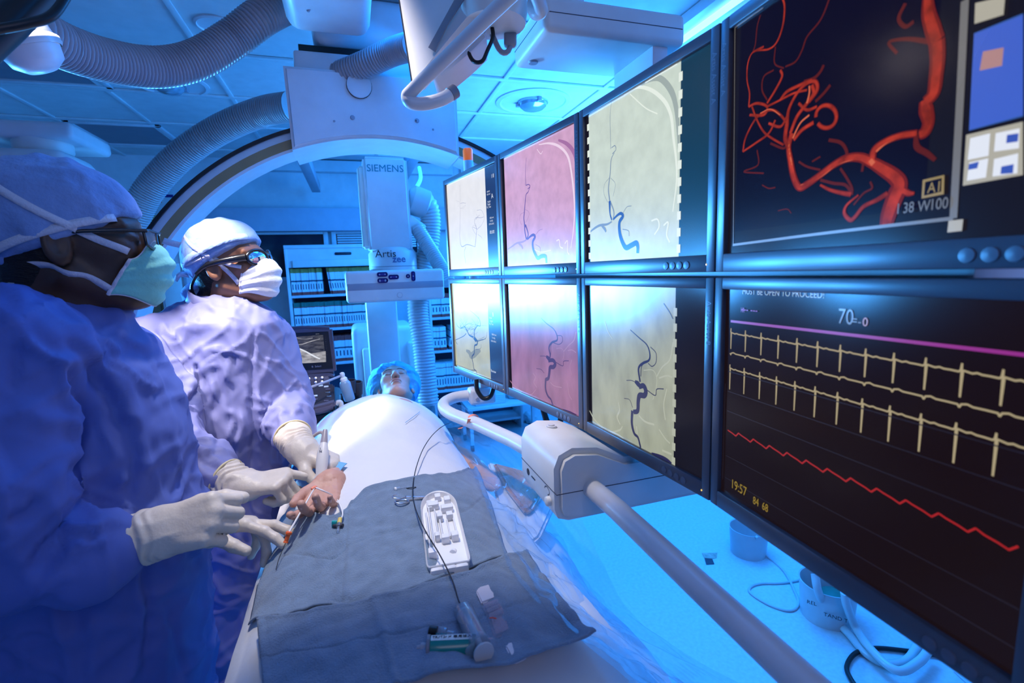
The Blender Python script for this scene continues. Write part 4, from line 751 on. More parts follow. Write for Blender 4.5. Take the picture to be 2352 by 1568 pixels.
def vnormals(v, f_):
    n = np.zeros_like(v); a, b, c, d = v[f_[:, 0]], v[f_[:, 1]], v[f_[:, 2]], v[f_[:, 3]]; fn = np.cross(c-a, d-b)
    for k in range(4): np.add.at(n, f_[:, k], fn)
    return n/np.maximum(np.linalg.norm(n, axis=1), 1e-12)[:, None]
def relax(v, f_, it=2, w=.5):
    for _ in range(it):
        s = np.zeros_like(v); c = np.zeros(len(v))
        for a, b in ((0, 1), (1, 2), (2, 3), (3, 0)):
            np.add.at(s, f_[:, a], v[f_[:, b]]); np.add.at(s, f_[:, b], v[f_[:, a]]); np.add.at(c, f_[:, a], 1); np.add.at(c, f_[:, b], 1)
        v = v*(1-w)+w*s/np.maximum(c, 1)[:, None]
    return v
def npob(name, v, f_, mats, parent=None, mi=None, label=None, smooth=True):
    me = bpy.data.meshes.new(name); me.from_pydata(v.tolist() if hasattr(v, 'tolist') else v, [], f_.tolist() if hasattr(f_, 'tolist') else f_)
    for m in (mats if isinstance(mats, (list, tuple)) else [mats]): me.materials.append(MT[m] if isinstance(m, str) else m)
    if mi is not None: me.polygons.foreach_set('material_index', np.asarray(mi, dtype=np.int32))
    if smooth: me.polygons.foreach_set('use_smooth', [True]*len(me.polygons))
    me.update(); o = bpy.data.objects.new(name, me); COL.objects.link(o)
    if parent: adopt(o, parent)
    if label: o['label'] = label
    return o
def joinnets(parts):
    vs, fs, k = [], [], 0
    for v, f_ in parts: vs.append(v); fs.append(f_+k); k += len(v)
    return np.concatenate(vs), np.concatenate(fs)
def FR(f_, n):
    f_ = Vector(f_).normalized(); n = Vector(n); n = (n-f_*n.dot(f_)).normalized(); return f_, n
FING = dict(index=(.027, .088, (.042, .026, .021), .0092), middle=(.008, .092, (.046, .030, .022), .0095), ring=(-.011, .087, (.042, .028, .021), .0090), pinky=(-.029, .077, (.033, .021, .019), .0078))
def hand_def(wrist, f_, n, s, curls, thumb, sc=1.0, spread=(.10, .02, -.06, -.16), arm=None, fat=1.0):
    """curls: 4 x 3 angles (deg), thumb: three direction triples in (forward, side, palm normal)"""
    f_, n = FR(f_, n); s = Vector(s); s = (s-f_*s.dot(f_)-n*s.dot(n)).normalized(); w = Vector(wrist)
    C, Fg = [], []
    kn = []
    for (nm, (so, fo, L, r)), cu, sp in zip(FING.items(), curls, spread):
        k = w+(f_*fo+s*so)*sc; kn.append(k)
        C.append((w+(s*so*.55)*sc, k-n*.001*sc, .0165*sc, (r+.003)*sc))
        d0 = (f_*math.cos(sp)+s*math.sin(sp)).normalized(); a = 0; p = k
        for j in range(3):
            a += math.radians(cu[j]); d = d0*math.cos(a)+n*math.sin(a); q = p+d*L[j]*sc
            rr = r*(1-.06*j)*fat; Fg.append((p, q, rr*1.04*sc, rr*.93*sc)); p = q
    p = w+(f_*.020+s*.020+n*.007)*sc; rads = (.0155, .0118, .0108, .0088)
    for j, (dv, L) in enumerate(zip(thumb, (.044, .033, .026))):
        d = (f_*dv[0]+s*dv[1]+n*dv[2]).normalized(); q = p+d*L*sc
        (C if j == 0 else Fg).append((p, q, rads[j]*sc*fat, rads[j+1]*sc*fat)); p = q
    return dict(w=w, f=f_, n=n, s=s, C=C, F=Fg, sc=sc, arm=arm)
def hand_sdf(H, off=0.0, arm_r=None, arm_len=.10):
    def fn(p):
        d = None
        for a, b, r1, r2 in H['C']: e = s_cone(p, a, b, r1, r2); d = e if d is None else smin(d, e, .012)
        for a, b, r1, r2 in H['F']: d = smin(d, s_cone(p, a, b, r1, r2), .0042)
        if arm_r:
            ad = Vector(H['arm']).normalized() if H['arm'] else -H['f']
            d = smin(d, s_cone(p, H['w']-ad*.005, H['w']+ad*arm_len, arm_r[0], arm_r[1]), .022); d = smax(d, (p-A3(H['w']))@A3(ad)-arm_len, .003)
        return d-off
    pts = [Vector(q) for l in (H['C'], H['F']) for a, b, *_ in l for q in (a, b)]
    if arm_r: ad = Vector(H['arm']).normalized() if H['arm'] else -H['f']; pts += [H['w']+ad*arm_len]
    m = (.03 if not arm_r else max(arm_r)+.015)
    lo = [min(q[k] for q in pts)-m for k in range(3)]; hi = [max(q[k] for q in pts)+m for k in range(3)]
    return fn, lo, hi
# ---------------------------------------------------------------- table, drape surface
MT.update(drape=M('white_drape', (.70, .695, .71), .8, var=.02, bump=.06, bscale=90, sheen=.2), towel=M('blue_towel', (.165, .24, .35), .95, var=.12, scale=40, bump=.5, bscale=420, sheen=.3),
 uwrap=M('light_blue_wrap', (.16, .42, .72), .7, var=.08), skinp=M('patient_skin', (.56, .30, .22), .5, var=.10, scale=14, bump=.08, bscale=150), nail=M('nail', (.66, .40, .36), .3),
 pad=M('amber_gel_pad', (.50, .22, .07), .25, var=.35, scale=9, coat=.6), tray=M('tray_plastic', (.80, .79, .80), .4),
 greens=M('green_syringe', (.0, .20, .17), .25, coat=.4), label=M('label_paper', (.75, .78, .76), .5), cap=M('bouffant_cap', (.10, .45, .75), .75, var=.15, scale=30, bump=.4, bscale=90), lips=M('lips', (.42, .16, .13), .45), lash=M('brow_hair', (.10, .05, .035), .8), tealp=M('teal_plastic', (.02, .40, .36), .35), yellowp=M('yellow_plastic', (.75, .55, .12), .35), pink=M('pinkish_white_pad', (.72, .66, .70), .6), mattress=M('mattress', (.03, .035, .06), .6))
def film_mat(name, dif, tint, g0, gs, bump):
    fm = bpy.data.materials.new(name); fm.use_nodes = True; nt = fm.node_tree; N = nt.nodes; L_ = nt.links; N.remove(N['Principled BSDF'])
    gl = N.new('ShaderNodeBsdfGlossy'); gl.inputs['Roughness'].default_value = .12; tr = N.new('ShaderNodeBsdfTransparent'); tr.inputs[0].default_value = tint; df = N.new('ShaderNodeBsdfDiffuse'); df.inputs[0].default_value = (.7, .76, .85, 1)
    lw = N.new('ShaderNodeLayerWeight'); lw.inputs[0].default_value = .5; pw = N.new('ShaderNodeMath'); pw.operation = 'POWER'; pw.inputs[1].default_value = 4; ma = N.new('ShaderNodeMath'); ma.operation = 'MULTIPLY_ADD'; ma.inputs[1].default_value = gs; ma.inputs[2].default_value = g0
    mx = N.new('ShaderNodeMixShader'); m2 = N.new('ShaderNodeMixShader'); m2.inputs[0].default_value = dif
    nz = N.new('ShaderNodeTexNoise'); nz.inputs['Scale'].default_value = 14; bp = N.new('ShaderNodeBump'); bp.inputs['Strength'].default_value = bump; bp.inputs['Distance'].default_value = .01; tc = N.new('ShaderNodeTexCoord')
    for a_, b_ in ((tc.outputs['Object'], nz.inputs['Vector']), (nz.outputs['Fac'], bp.inputs['Height']), (bp.outputs[0], gl.inputs['Normal']), (tr.outputs[0], m2.inputs[1]), (df.outputs[0], m2.inputs[2]), (lw.outputs['Facing'], pw.inputs[0]), (pw.outputs[0], ma.inputs[0]), (ma.outputs[0], mx.inputs[0]), (m2.outputs[0], mx.inputs[1]), (gl.outputs[0], mx.inputs[2]), (mx.outputs[0], N['Material Output'].inputs[0])): L_.new(a_, b_)
    MT[name] = fm; return fm
MT['film'] = film_mat('thin_clear_film', .05, (.96, .985, 1, 1), .035, .6, .12); MT['clear'] = film_mat('clear_plastic_wall', .16, (.90, .93, .96, 1), .07, .5, .02)
XC, HW, ZB = .034, .246, 1.055
def BH(y): return float(np.interp(y, [.3, .6, .9, 1.2, 1.5, 1.75, 1.88, 2.1], [.055, .06, .07, .095, .125, .125, .10, .0]))
def hZ(x, y):
    hw = HW+(.04*max(0, (.75-y)/.3) if x > XC else 0); t = (x-XC)/hw; u = abs(x-XC)-hw
    b = BH(y)*max(0, 1-t*t)**1.1
    k = .02; drop = k*math.log1p(math.exp(min(40, u/k)))*(2.4 if x < XC else 1.6)
    return ZB+b-drop+.004*mnoise.noise(Vector((x*9, y*7, 0)))+.0025*mnoise.noise(Vector((x*22, y*18, 4)))+.006*max(0, .25-abs(mnoise.noise(Vector((x*5+y*2, y*4-x*3, 8)))))
def PD(x, y, lift=0.0):
    v = ray(x, y); lo, hi = .25, 3.2; t = lo
    while t < hi:
        p = CAM+v*t
        if p.z < hZ(p.x, p.y)+lift: break
        t += .01
    a, b = t-.01, t
    for _ in range(18):
        m_ = (a+b)/2; p = CAM+v*m_
        if p.z < hZ(p.x, p.y)+lift: b = m_
        else: a = m_
    return CAM+v*b
t = thing('operating_table', (XC, 1.2, 0), 'narrow patient table under the white drape', 'table')
b = NB(); box(b, (XC-.21, .15, .86), (XC+.21, 2.28, .90), .01); ob('table_top', b, 'white', t)
b = NB(); box(b, (XC-.2, .16, .901), (XC+.2, 2.27, .96), .02, seg=3); ob('mattress', b, 'mattress', t, 45)
b = NB(); box(b, (XC-.12, .5, 0), (XC+.12, 1.1, .06), .02); box(b, (XC-.09, .6, .05), (XC+.09, 1.0, .87), .02); ob('pedestal', b, 'white', t)
b = NB(); box(b, (XC+.215, .3, .84), (XC+.235, 1.9, .87), .004); ob('side_rail', b, 'steel', t)
# white drape: closed grid laid over the patient and hanging at both sides
rows = []
for i in range(111):
    y = .22+(1.895-.22)*i/110; r = []
    for j in range(97):
        s = -.46+(.99)*j/96
        e = HW+.005
        if s < -e:
            dz = -s-e; x = XC-e-.012-dz*.10+.014*math.sin(y*21+dz*3)*min(1, dz*6); z = hZ(XC-e, y)-dz*1.9
        elif s > e:
            dz = s-e; fl = min(1, max(0, (1.30-y)/.2)); x = XC+e+dz*(.42+.55*fl)+.014*math.sin(y*17+1)*min(1, dz*5); z = hZ(XC+e, y)-dz*(.95-.45*fl)-dz*dz*2.2*fl+.016*math.sin(y*7+dz*38)*min(1, dz*8)
        else: x = XC+s; z = hZ(x, y)
        yy = y+(.03*math.cos((x-.1)*9)-.03 if i > 100 else 0)*(i-100)/10
        r.append((x, yy, z))
    rows.append(r)
b = NB(); gridmesh(b, rows); dr = tag(ob('surgical_drape', b, 'drape', None, 180), 'large white sheet covering the patient from chest down', 'drape')
sm_ = dr.modifiers.new('thickness', 'SOLIDIFY'); sm_.thickness = .0015; sm_.offset = -1
for c_ in (((845, 925), (985, 1010), (870, 1085)), ((930, 975), (1010, 1030), (1075, 1065))): pass
def patch(name, top, bot, nu, nv, lift, mat, label, cat, wr=.003, seed=0, edge=None, th=.0022, sag=None):
    T = resample([PD(*p, lift) for p in top], .0001) if False else spline([PD(*p, lift) for p in top], 8); Bt = spline([PD(*p, lift) for p in bot], 8)
    def at(l, u):
        q = u*(len(l)-1); k = min(int(q), len(l)-2); return l[k].lerp(l[k+1], q-k)
    rows = []
    for i in range(nv+1):
        v = i/nv; r = []
        for j in range(nu+1):
            u = j/nu; p = at(T, u).lerp(at(Bt, u), v); z = hZ(p.x, p.y)+lift
            z += wr*(mnoise.noise(Vector((p.x*14+seed, p.y*9, seed)))+.6*abs(mnoise.noise(Vector((p.x*7+seed, p.y*24, seed+5))))+.4*mnoise.noise(Vector((p.x*45, p.y*45, seed))))
            e_ = min(u, 1-u, v, 1-v)
            if e_ < .02: z += .0025
            if sag: z += sag(u, v)
            r.append((p.x, p.y, z))
        rows.append(r)
    b = NB(); gridmesh(b, rows); o = tag(ob(name, b, mat, None, 180), label, cat); s_ = o.modifiers.new('thickness', 'SOLIDIFY'); s_.thickness = th; s_.offset = 1
    return o
def crease(c, w, h): return lambda q: h*math.exp(-((q-c)/w)**2)
cA, cB = crease(.42, .012, .004), crease(.5, .012, -.003)
patch('surgical_towel', [(640, 1204), (668, 1176), (760, 1192), (810, 1150), (850, 1118), (960, 1098), (1060, 1080), (1096, 1078)], [(572, 1438), (650, 1425), (745, 1402), (800, 1400), (900, 1375), (1010, 1335), (1100, 1310), (1168, 1288)], 110, 80, .006, 'towel', 'upper blue cloth towel under the white tray', 'towel', .007, 1, sag=lambda u, v: cA(u)+cB(v)+.005*math.exp(-((v-1)/.06)**2)*max(0, math.sin(u*9)))
patch('surgical_towel', [(592, 1428), (700, 1412), (800, 1390), (920, 1360), (1060, 1322), (1130, 1294), (1210, 1276)], [(612, 1640), (720, 1610), (860, 1585), (960, 1570), (1110, 1552), (1250, 1530), (1370, 1498)], 110, 60, .021, 'towel', 'lower blue cloth towel under the syringes', 'towel', .008, 4, sag=lambda u, v: cA(u)+cB(v)+.02*math.exp(-((v-1)/.10)**2)*max(0, u-.45)*2+.008*math.exp(-((u-1)/.02)**2))
patch('blue_under_drape', [(655, 1085), (700, 1050), (745, 1060), (798, 1066)], [(680, 1150), (716, 1130), (745, 1118), (775, 1090)], 30, 20, .008, 'uwrap', 'light blue wrap around the patient’s wrist under the probe hand', 'drape', .008, 7)
# right side: gel pad, arm board, clear plastic sheet
t = thing('arm_board', (.40, 1.15, .96), 'pale arm board with amber pad beside the table under clear film', 'arm board')
b = NB(); pl = [PZ(x, y, .98) for x, y in ((1120, 1060), (1190, 1075), (1262, 1120), (1272, 1160), (1240, 1230), (1200, 1260), (1150, 1180))]; prism(b, pl, (0, 0, -.02)); bmesh.ops.recalc_face_normals(b, faces=b.faces); bmesh.ops.bevel(b, geom=list(b.edges), offset=.006, segments=2, affect='EDGES'); ob('board', b, 'white', t, 45)
b = NB(); pl = [PZ(x, y, 1.0) for x, y in ((1132, 1060), (1200, 1078), (1244, 1100), (1246, 1130), (1222, 1165), (1206, 1172), (1165, 1120))]; prism(b, pl, (0, 0, -.019)); bmesh.ops.recalc_face_normals(b, faces=b.faces); bmesh.ops.bevel(b, geom=list(b.edges), offset=.007, segments=3, affect='EDGES'); ob('gel_pad', b, 'pad', t, 45, label='amber gel pad')
b = NB(); box(b, (.30, 1.10, .90), (.36, 1.2, .962), .005); ob('support', b, 'white', t)
def film(name, L_px, R_px, label, seed, amp=.012):
    """clear sheet between two 3D edges"""
    A_, B_ = resample(spline(L_px, 12), .02), resample(spline(R_px, 12), .02); n = 90; rows = []
    def at(l, u): q = u*(len(l)-1); k = min(int(q), len(l)-2); return l[k].lerp(l[k+1], q-k)
    for i in range(n+1):
        u = i/n; a, c = at(A_, u), at(B_, u); r = []
        for j in range(41):
            v = j/40; p = a.lerp(c, v); w = math.sin(v*math.pi)
            d = amp*(abs(mnoise.noise(Vector((u*9+seed, v*3.2+u*3, seed))))*2.2-.5+.6*mnoise.noise(Vector((u*26, v*12, seed)))+.06*mnoise.noise(Vector((u*60, v*40, seed))))
            r.append((p.x+d*.6, p.y, p.z+d*(.35+.65*w)))
        rows.append(r)
    b = NB(); gridmesh(b, rows); return tag(ob(name, b, 'film', None, 180), label, 'plastic sheet')
film('plastic_sheet', [PD(985, 912, .03), PD(1040, 1010, .03), PD(1095, 1090, .03), PD(1170, 1300, .03), PD(1310, 1445, .03), PD(1440, 1560, .03), PD(1500, 1640, .03)],
     [PZ(1060, 930, 1.02), PZ(1180, 1020, 1.0), PZ(1250, 1090, .98), PZ(1330, 1180, .90), PZ(1430, 1380, .82), PZ(1560, 1490, .74), PZ(1760, 1600, .64)], 'clear crinkled plastic sheet hanging along right side of the table', 2, .007)
film('plastic_sheet', [PD(1090, 1090, .045), PD(1160, 1230, .045), PD(1290, 1420, .045), PD(1400, 1500, .045), PD(1520, 1620, .045)],
     [PZ(1240, 1100, 1.0), PZ(1290, 1240, .96), PZ(1400, 1400, .90), PZ(1500, 1500, .84), PZ(1640, 1620, .76)], 'second clear film layer crumpled over the white folds', 9, .010)
# ---------------------------------------------------------------- instruments on the towels
def tri(px, lift=.01):
    """local frame on the cloth from two pixel points"""
    a, c = PD(*px[0], lift), PD(*px[1], lift); f_ = (c-a); L = f_.length; f_.normalize(); r = f_.cross(Vector((0, 0, 1))).normalized(); return a, c, f_, r, r.cross(f_), L
a, c, f_, r, u, L = tri(((1003, 1142), (1033, 1314)), .011); w = (PD(985, 1318, .01)-PD(1080, 1300, .01)).length/2*.97
t = thing('instrument_tray', (a+c)/2, 'white moulded plastic instrument tray lying on the upper blue towel', 'tray')
def TP(x, y, z): return a+f_*(y*L)+r*(x*w)+u*z
def trayring(k, z):
    out = []
    for i in range(17): q = math.pi*i/16; out.append(TP(-math.cos(q)*k, .25*k-.25*math.sin(q)*k+.0+(1-k)*.25, z))
    for x, y in ((k, .95), (k*.97, .985-(1-k)*.2), (k*.9, 1-(1-k)*.3), (-k*.9, 1-(1-k)*.3), (-k*.97, .985-(1-k)*.2), (-k, .95)): out.append(TP(x, y, z))
    return out
b = NB(); rg = [trayring(.93, -.003), trayring(.97, .011), trayring(1.0, .014), trayring(.985, .0155), trayring(.95, .014), trayring(.90, .0035)]
vs = gridmesh(b, rg, True); b.faces.new(vs[-1]); b.faces.new(vs[0][::-1]); ob('tray_shell', b, 'tray', t, 35)
def tb(x0, x1, y0, y1, h, bev=.002): b = NB(); obox(b, TP((x0+x1)/2, (y0+y1)/2, .003+h/2), (r, f_, u), ((x1-x0)*w, (y1-y0)*L, h), bev, 2); ob('moulded_rib', b, 'tray', t, 40)
for x0, x1, y0, y1, h in ((-.2, .15, .035, .10, .012), (-.7, -.35, .10, .17, .012), (-.75, -.1, .24, .30, .013), (.0, .6, .16, .23, .013), (.35, .65, .12, .24, .010), (-.65, -.3, .36, .42, .014), (-.1, .2, .36, .42, .014), (-.7, -.35, .64, .70, .014), (-.25, .15, .66, .71, .014), (.2, .45, .62, .67, .014), (.45, .85, .80, .86, .014), (.02, .12, .30, .66, .008), (.22, .30, .26, .64, .009), (.52, .60, .22, .82, .010), (.70, .78, .30, .80, .010), (-.68, -.6, .42, .64, .008), (-.34, -.26, .42, .66, .007)): tb(x0, x1, y0, y1, h)
b = NB(); lathe(b, [(.006, 0), (.006, .006), (.001, .008)], TP(-.35, .80, .003), r*.4+f_, 12); ob('moulded_rib', b, 'tray', t, 40)
for x in (-.55, .0, .55):
    b = NB(); obox(b, TP(x, 1.0, .002), (r, f_, u), (.022, .016, .022), .004, 2); ob('tray_foot', b, 'tray', t, 40)
# scissors
a, c, f_, r, u, L = tri(((922, 1146), (1008, 1140)), .010)
t = thing('surgical_scissors', a, 'small steel scissors partly under the white tray', 'scissors')
for s in (-1, 1):
    b = NB(); cc = a+r*s*.0125-f_*.002; tube(b, [cc+f_*.014*math.cos(k*.3307)+r*.0095*math.sin(k*.3307) for k in range(20)], .0018, 8); ob('finger_ring', b, 'steel', t, 60)
    b = NB(); tube(b, [a+r*s*.009+f_*.012, a+r*s*.003+f_*.045, a-r*s*.002+f_*.06, a-r*s*.001+f_*(L+.004)], [.0022, .0025, .003, .0008], 8); ob('blade', b, 'steel', t, 60)
b = NB(); lathe(b, [(.0026, 0), (.0022, .0045)], a+f_*.055-u*.001, u, 12); ob('pivot_screw', b, 'steel', t)
# guide wire and its small hub
wp = [(1092, 985), (1085, 968), (1060, 962), (1030, 972), (1000, 992), (975, 1025), (957, 1070), (948, 1120), (952, 1160), (975, 1215), (1008, 1270), (1038, 1330), (1052, 1375), (1060, 1392)]
lf = [.05, .07, .07, .05, .03, .02, .016, .016, .03, .034, .036, .034, .03, .030]
wire([PD(*p, l) for p, l in zip(wp, lf)], .0011, 'black', 'long thin black guidewire looping from the rail to the clear syringe', 'wire', 'guidewire')
wire([PD(*p, .012) for p in ((933, 1121), (945, 1119), (957, 1118), (948, 1122), (935, 1122))], .0007, 'black', 'short dark wire tail of the small clear connector by the scissors', 'wire', 'suture')
wire([PD(*p, .006) for p in ((931, 970), (945, 960), (957, 951), (964, 945))], .0008, 'uwrap', 'short blue thread lying on the white sheet over the chest', 'thread', 'thread')
def stick(name, p, q, prof, m, parent, n=20): b = NB(); ax = (q-p); L = ax.length; lathe(b, [(r_, h*L) for r_, h in prof], p, ax, n); return ob(name, b, m, parent, 40)
a, c = PD(904, 1124, .012), PD(934, 1119, .012); t = thing('luer_connector', a, 'tiny clear connector left of the scissors', 'connector'); stick('hub', a, c, [(.003, 0), (.004, .1), (.004, .5), (.0025, .55), (.002, 1)], 'clear', t, 14); stick('hub_ring', a, c, [(.0045, .08), (.0047, .15), (.0045, .2)], 'tray', t, 14)
# clear syringe
a, c = PD(1057, 1388, .030), PD(1112, 1500, .034); t = thing('clear_syringe', a, 'clear plastic syringe connected to the guidewire on lower towel', 'syringe')
stick('barrel', a, c, [(.002, 0), (.002, .05), (.0035, .06), (.0125, .13), (.0135, .15), (.0135, .86), (.012, .86), (.012, .16), (.003, .1)], 'clear', t, 28)
stick('plunger', a, c, [(.0115, .22), (.0115, .26), (.004, .27), (.004, .97), (.013, .975), (.013, 1.0)], 'hoseb', t, 24)
stick('piston_seal', a, c, [(.0118, .17), (.0118, .22)], 'mid', t, 24)
b = NB(); ax = (c-a).normalized(); x_ = ax.cross(Vector((0, 0, 1))).normalized(); y_ = x_.cross(ax); cc = a.lerp(c, .87)
prism(b, [cc+x_*(.0165+.004*math.cos(4*q))*math.cos(q)+y_*(.0165+.004*math.cos(4*q))*math.sin(q) for q in [k*math.pi/20 for k in range(40)]], ax*.003); ob('finger_flange', b, 'clear', t, 40)
# green syringe with printed label
a, c = PD(1092, 1482, .026), PD(960, 1488, .022); t = thing('green_syringe', (a+c)/2, 'green printed syringe lying beside the clear syringe on lower towel', 'syringe')
stick('barrel', a, c, [(.006, 0), (.0125, .01), (.0132, .03), (.0132, .78), (.011, .80)], 'greens', t, 28); stick('end_collar', a, c, [(.0125, .78), (.0145, .79), (.0145, .84), (.008, .86)], 'mid', t, 24); stick('nozzle', a, c, [(.006, .85), (.006, .95), (.004, .96), (.003, 1.02)], 'grey', t, 16)
ax = (c-a).normalized(); L = (c-a).length; up_ = Vector((0, .12, .99)); up_ = (up_-ax*up_.dot(ax)).normalized(); sd = ax.cross(up_)
b = NB(); gridmesh(b, [[a+ax*L*q+(up_*math.cos(g)+sd*math.sin(g))*.0134 for q in (.06, .4, .77)] for g in [-.42+.084*k for k in range(11)]]); ob('paper_label', b, 'label', t, 60)
xd = -ax; yd = sd if sd.dot(UX) > 0 else -sd
for s, sz, h, q in (('TRバンド 専用注入器', .0058, -.0035, .75), ('TR Band', .0040, .0035, .70)):
    text('label_print', s, sz, a+ax*L*q+up_*.0139+yd*h, xd, yd, 'teal' if 'B' in s else 'ink', t)
# small items
a, c = PD(986, 1447, .024), PD(1042, 1455, .024); t = thing('capped_valve', a, 'small clear valve with black cap above the green syringe', 'valve'); stick('black_cap', a, c, [(.006, 0), (.006, .32), (.004, .34)], 'black', t, 16); stick('valve_body', a, c, [(.005, .34), (.0065, .4), (.0065, .7), (.003, .74), (.003, 1)], 'clear', t, 16)
def slabpx(name, px, th, mat, parent, lift=.02, bev=.003):
    b = NB(); p = [PD(*q, lift) for q in px]; prism(b, p, (0, 0, -th)); bmesh.ops.recalc_face_normals(b, faces=b.faces); bmesh.ops.bevel(b, geom=list(b.edges), offset=bev, segments=2, affect='EDGES'); return ob(name, b, mat, parent, 45)
t = thing('closure_band', PD(1130, 1400, .02), 'white-tabbed clear wrist band package right of the clear syringe', 'band')
slabpx('strap_tab', [(1093, 1356), (1100, 1346), (1122, 1340), (1134, 1350), (1138, 1372), (1106, 1384)], .006, 'pink', t, .026, .002)
slabpx('clear_body', [(1106, 1384), (1142, 1370), (1162, 1406), (1174, 1446), (1136, 1462), (1122, 1420)], .010, 'clear', t, .028, .003); slabpx('dark_bladder', [(1122, 1412), (1158, 1400), (1170, 1440), (1136, 1455)], .004, 'mattress', t, .021, .001)
for k in range(3): slabpx('moulded_ridge', [(1110+k*6, 1388+k*10), (1144+k*5, 1374+k*10), (1146+k*5, 1378+k*10), (1112+k*6, 1392+k*10)], .004, 'clear', t, .033, .001)
b = NB(); tube(b, [PD(1124, 1419, .03), PD(1132, 1418, .031), PD(1140, 1420, .03)], .0008, 6); ob('red_thread', b, 'red', t)
o = slabpx('strap_pad', [(1160, 1482), (1166, 1474), (1184, 1470), (1192, 1476), (1210, 1505), (1206, 1510), (1184, 1520), (1178, 1516)], .005, 'pink', None, .026, .002); tag(o, 'loose white pad near the right edge of lower towel', 'pad')
# sheath introducer with red hub, tubing and stopcock
h0 = PZ(722, 1121, 1.160); h1 = PD(664, 1222, .034); h2 = PD(656, 1246, .022)
t = thing('introducer_sheath', h1, 'white catheter sheath with a red-orange hub pointing out of the patient’s wrist', 'catheter')
stick('sheath', h0, h1, [(.0014, 0), (.0018, .5), (.0024, 1.0)], 'tray', t, 12); stick('red_hub', h1, h2, [(.0035, -.1), (.006, 0), (.006, .18), (.0042, .22), (.0038, .85), (.0046, .9), (.0046, 1)], 'orange', t, 18)
wire([h2, PD(648, 1265, .02), PD(640, 1285, .02), PD(634, 1308, .012)], .0007, 'black', 'fine guidewire end poking out of the red-orange hub', 'wire', 'guidewire')
stick('bleed_spot', PZ(715, 1123, 1.160), PZ(727, 1117, 1.160), [(.002, 0), (.004, .3), (.004, .7), (.002, 1)], 'orange2', t, 12)
wire([PZ(724, 1119, 1.160), PZ(745, 1128, 1.158), PZ(770, 1142, 1.125), PD(782, 1162, .02), PD(787, 1180, .018), PD(783, 1194, .018)], .0016, 'tray', 'thin clear tube from the wrist to the small stopcock', 'tube', 'tubing')
wire([PD(752, 1152, .012), PD(768, 1150, .010), PD(780, 1158, .010), PD(788, 1175, .014)], .0014, 'tray', 'short pale tube loop beside the patient’s open palm', 'tube', 'tubing')
a, c = PD(781, 1192, .018), PD(776, 1220, .014); t = thing('stopcock', a, 'small stopcock with yellow cap and teal handle on upper towel', 'valve')
stick('yellow_cap', a, c, [(.0042, -.05), (.0042, .38)], 'yellowp', t, 14); stick('valve_body', a, c, [(.005, .38), (.005, .62), (.003, .65), (.003, 1)], 'clear', t, 14); a2, c2 = PD(766, 1207, .016), PD(788, 1206, .016); stick('cross_arm', a2, c2, [(.0035, 0), (.0035, 1)], 'dgrey', t, 12)
b = NB(); obox(b, PD(768, 1203, .018), (RX, UX, fw), (.010, .013, .006), .002); ob('teal_handle', b, 'tealp', t)
# orange band on the rail
b = NB()
dq = (PZ(1180, 1012, hz)-PZ(1100, 975, hz)).normalized(); b.free(); b = NB()
lathe(b, [(.0205, -.006), (.022, -.004), (.022, .004), (.0205, .006)], PZ(1086, 968, hz), dq, 24, cap=False); strip(b, [PZ(1078, 962, hz+.022), PZ(1075, 972, hz-.0), PZ(1062, 982, hz-.02), PZ(1052, 984, hz-.025)], (0, -.5, .9), [.010, .009, .006, .003])
tag(ob('rubber_band', b, 'orange2', None, 60), 'orange rubber band tied around the white handle bar', 'band')
# ---------------------------------------------------------------- people
MT.update(gown=M('surgical_gown', (.17, .178, .37), .62, var=.05, scale=6, bump=.75, bscale=9, rg=True, st=(1, 1, .7)), gown2=M('surgical_gown_dark', (.09, .135, .43), .65, var=.05, scale=6, bump=.5, bscale=7, rg=True, st=(1, 1, .6)),
 glove=M('latex_glove', (.66, .57, .47), .42, var=.05, scale=30, bump=.10, bscale=140), skin1=M('dark_skin', (.075, .036, .022), .45, var=.10, bump=.06, bscale=200), skin2=M('brown_skin', (.27, .115, .06), .45, var=.10, bump=.06, bscale=200),
 hair=M('black_hair', (.008, .006, .006), .55, bump=.6, bscale=120, st=(1, 1, 4)), clothcap1=M('scrub_cap_shaded', (.21, .31, .55), .85, var=.10, scale=20, bump=.6, bscale=40, sheen=.15), clothcap=M('scrub_cap', (.30, .42, .68), .85, var=.10, scale=20, bump=.55, bscale=55, sheen=.2), tie=M('white_tie', (.62, .60, .68), .8, bump=.3, bscale=220),  # nearer doctor's cap: same cloth, darkened to paint in the weaker light there
 mask1=M('green_mask', (.22, .60, .52), .75, var=.10, bump=.25, bscale=90), mask2=M('white_mask', (.78, .77, .80), .75, bump=.2, bscale=90), mirror=M('mirror_lens', (.75, .82, .95), .03, 1), frame=M('glasses_frame', (.006, .006, .008), .25, coat=.5), lens=M('spectacle_lens', (.25, .3, .35), .03, trans=.6, ior=1.2), cuffrim=M('glove_rim', (.62, .52, .30), .5))
def W3(c, ax): c = A3(c); R = np.array([A3(v) for v in ax]); return lambda q: c+np.asarray(q)@R
def head_frame(c, fwd, pitch, sc=1.0, roll=0):
    fh = Vector(fwd).normalized(); z = Vector((0, 0, 1)); f2 = fh*math.cos(pitch)+z*math.sin(pitch); u2 = -fh*math.sin(pitch)+z*math.cos(pitch); return dict(c=Vector(c), f=f2, u=u2, s=u2.cross(f2), sc=sc)
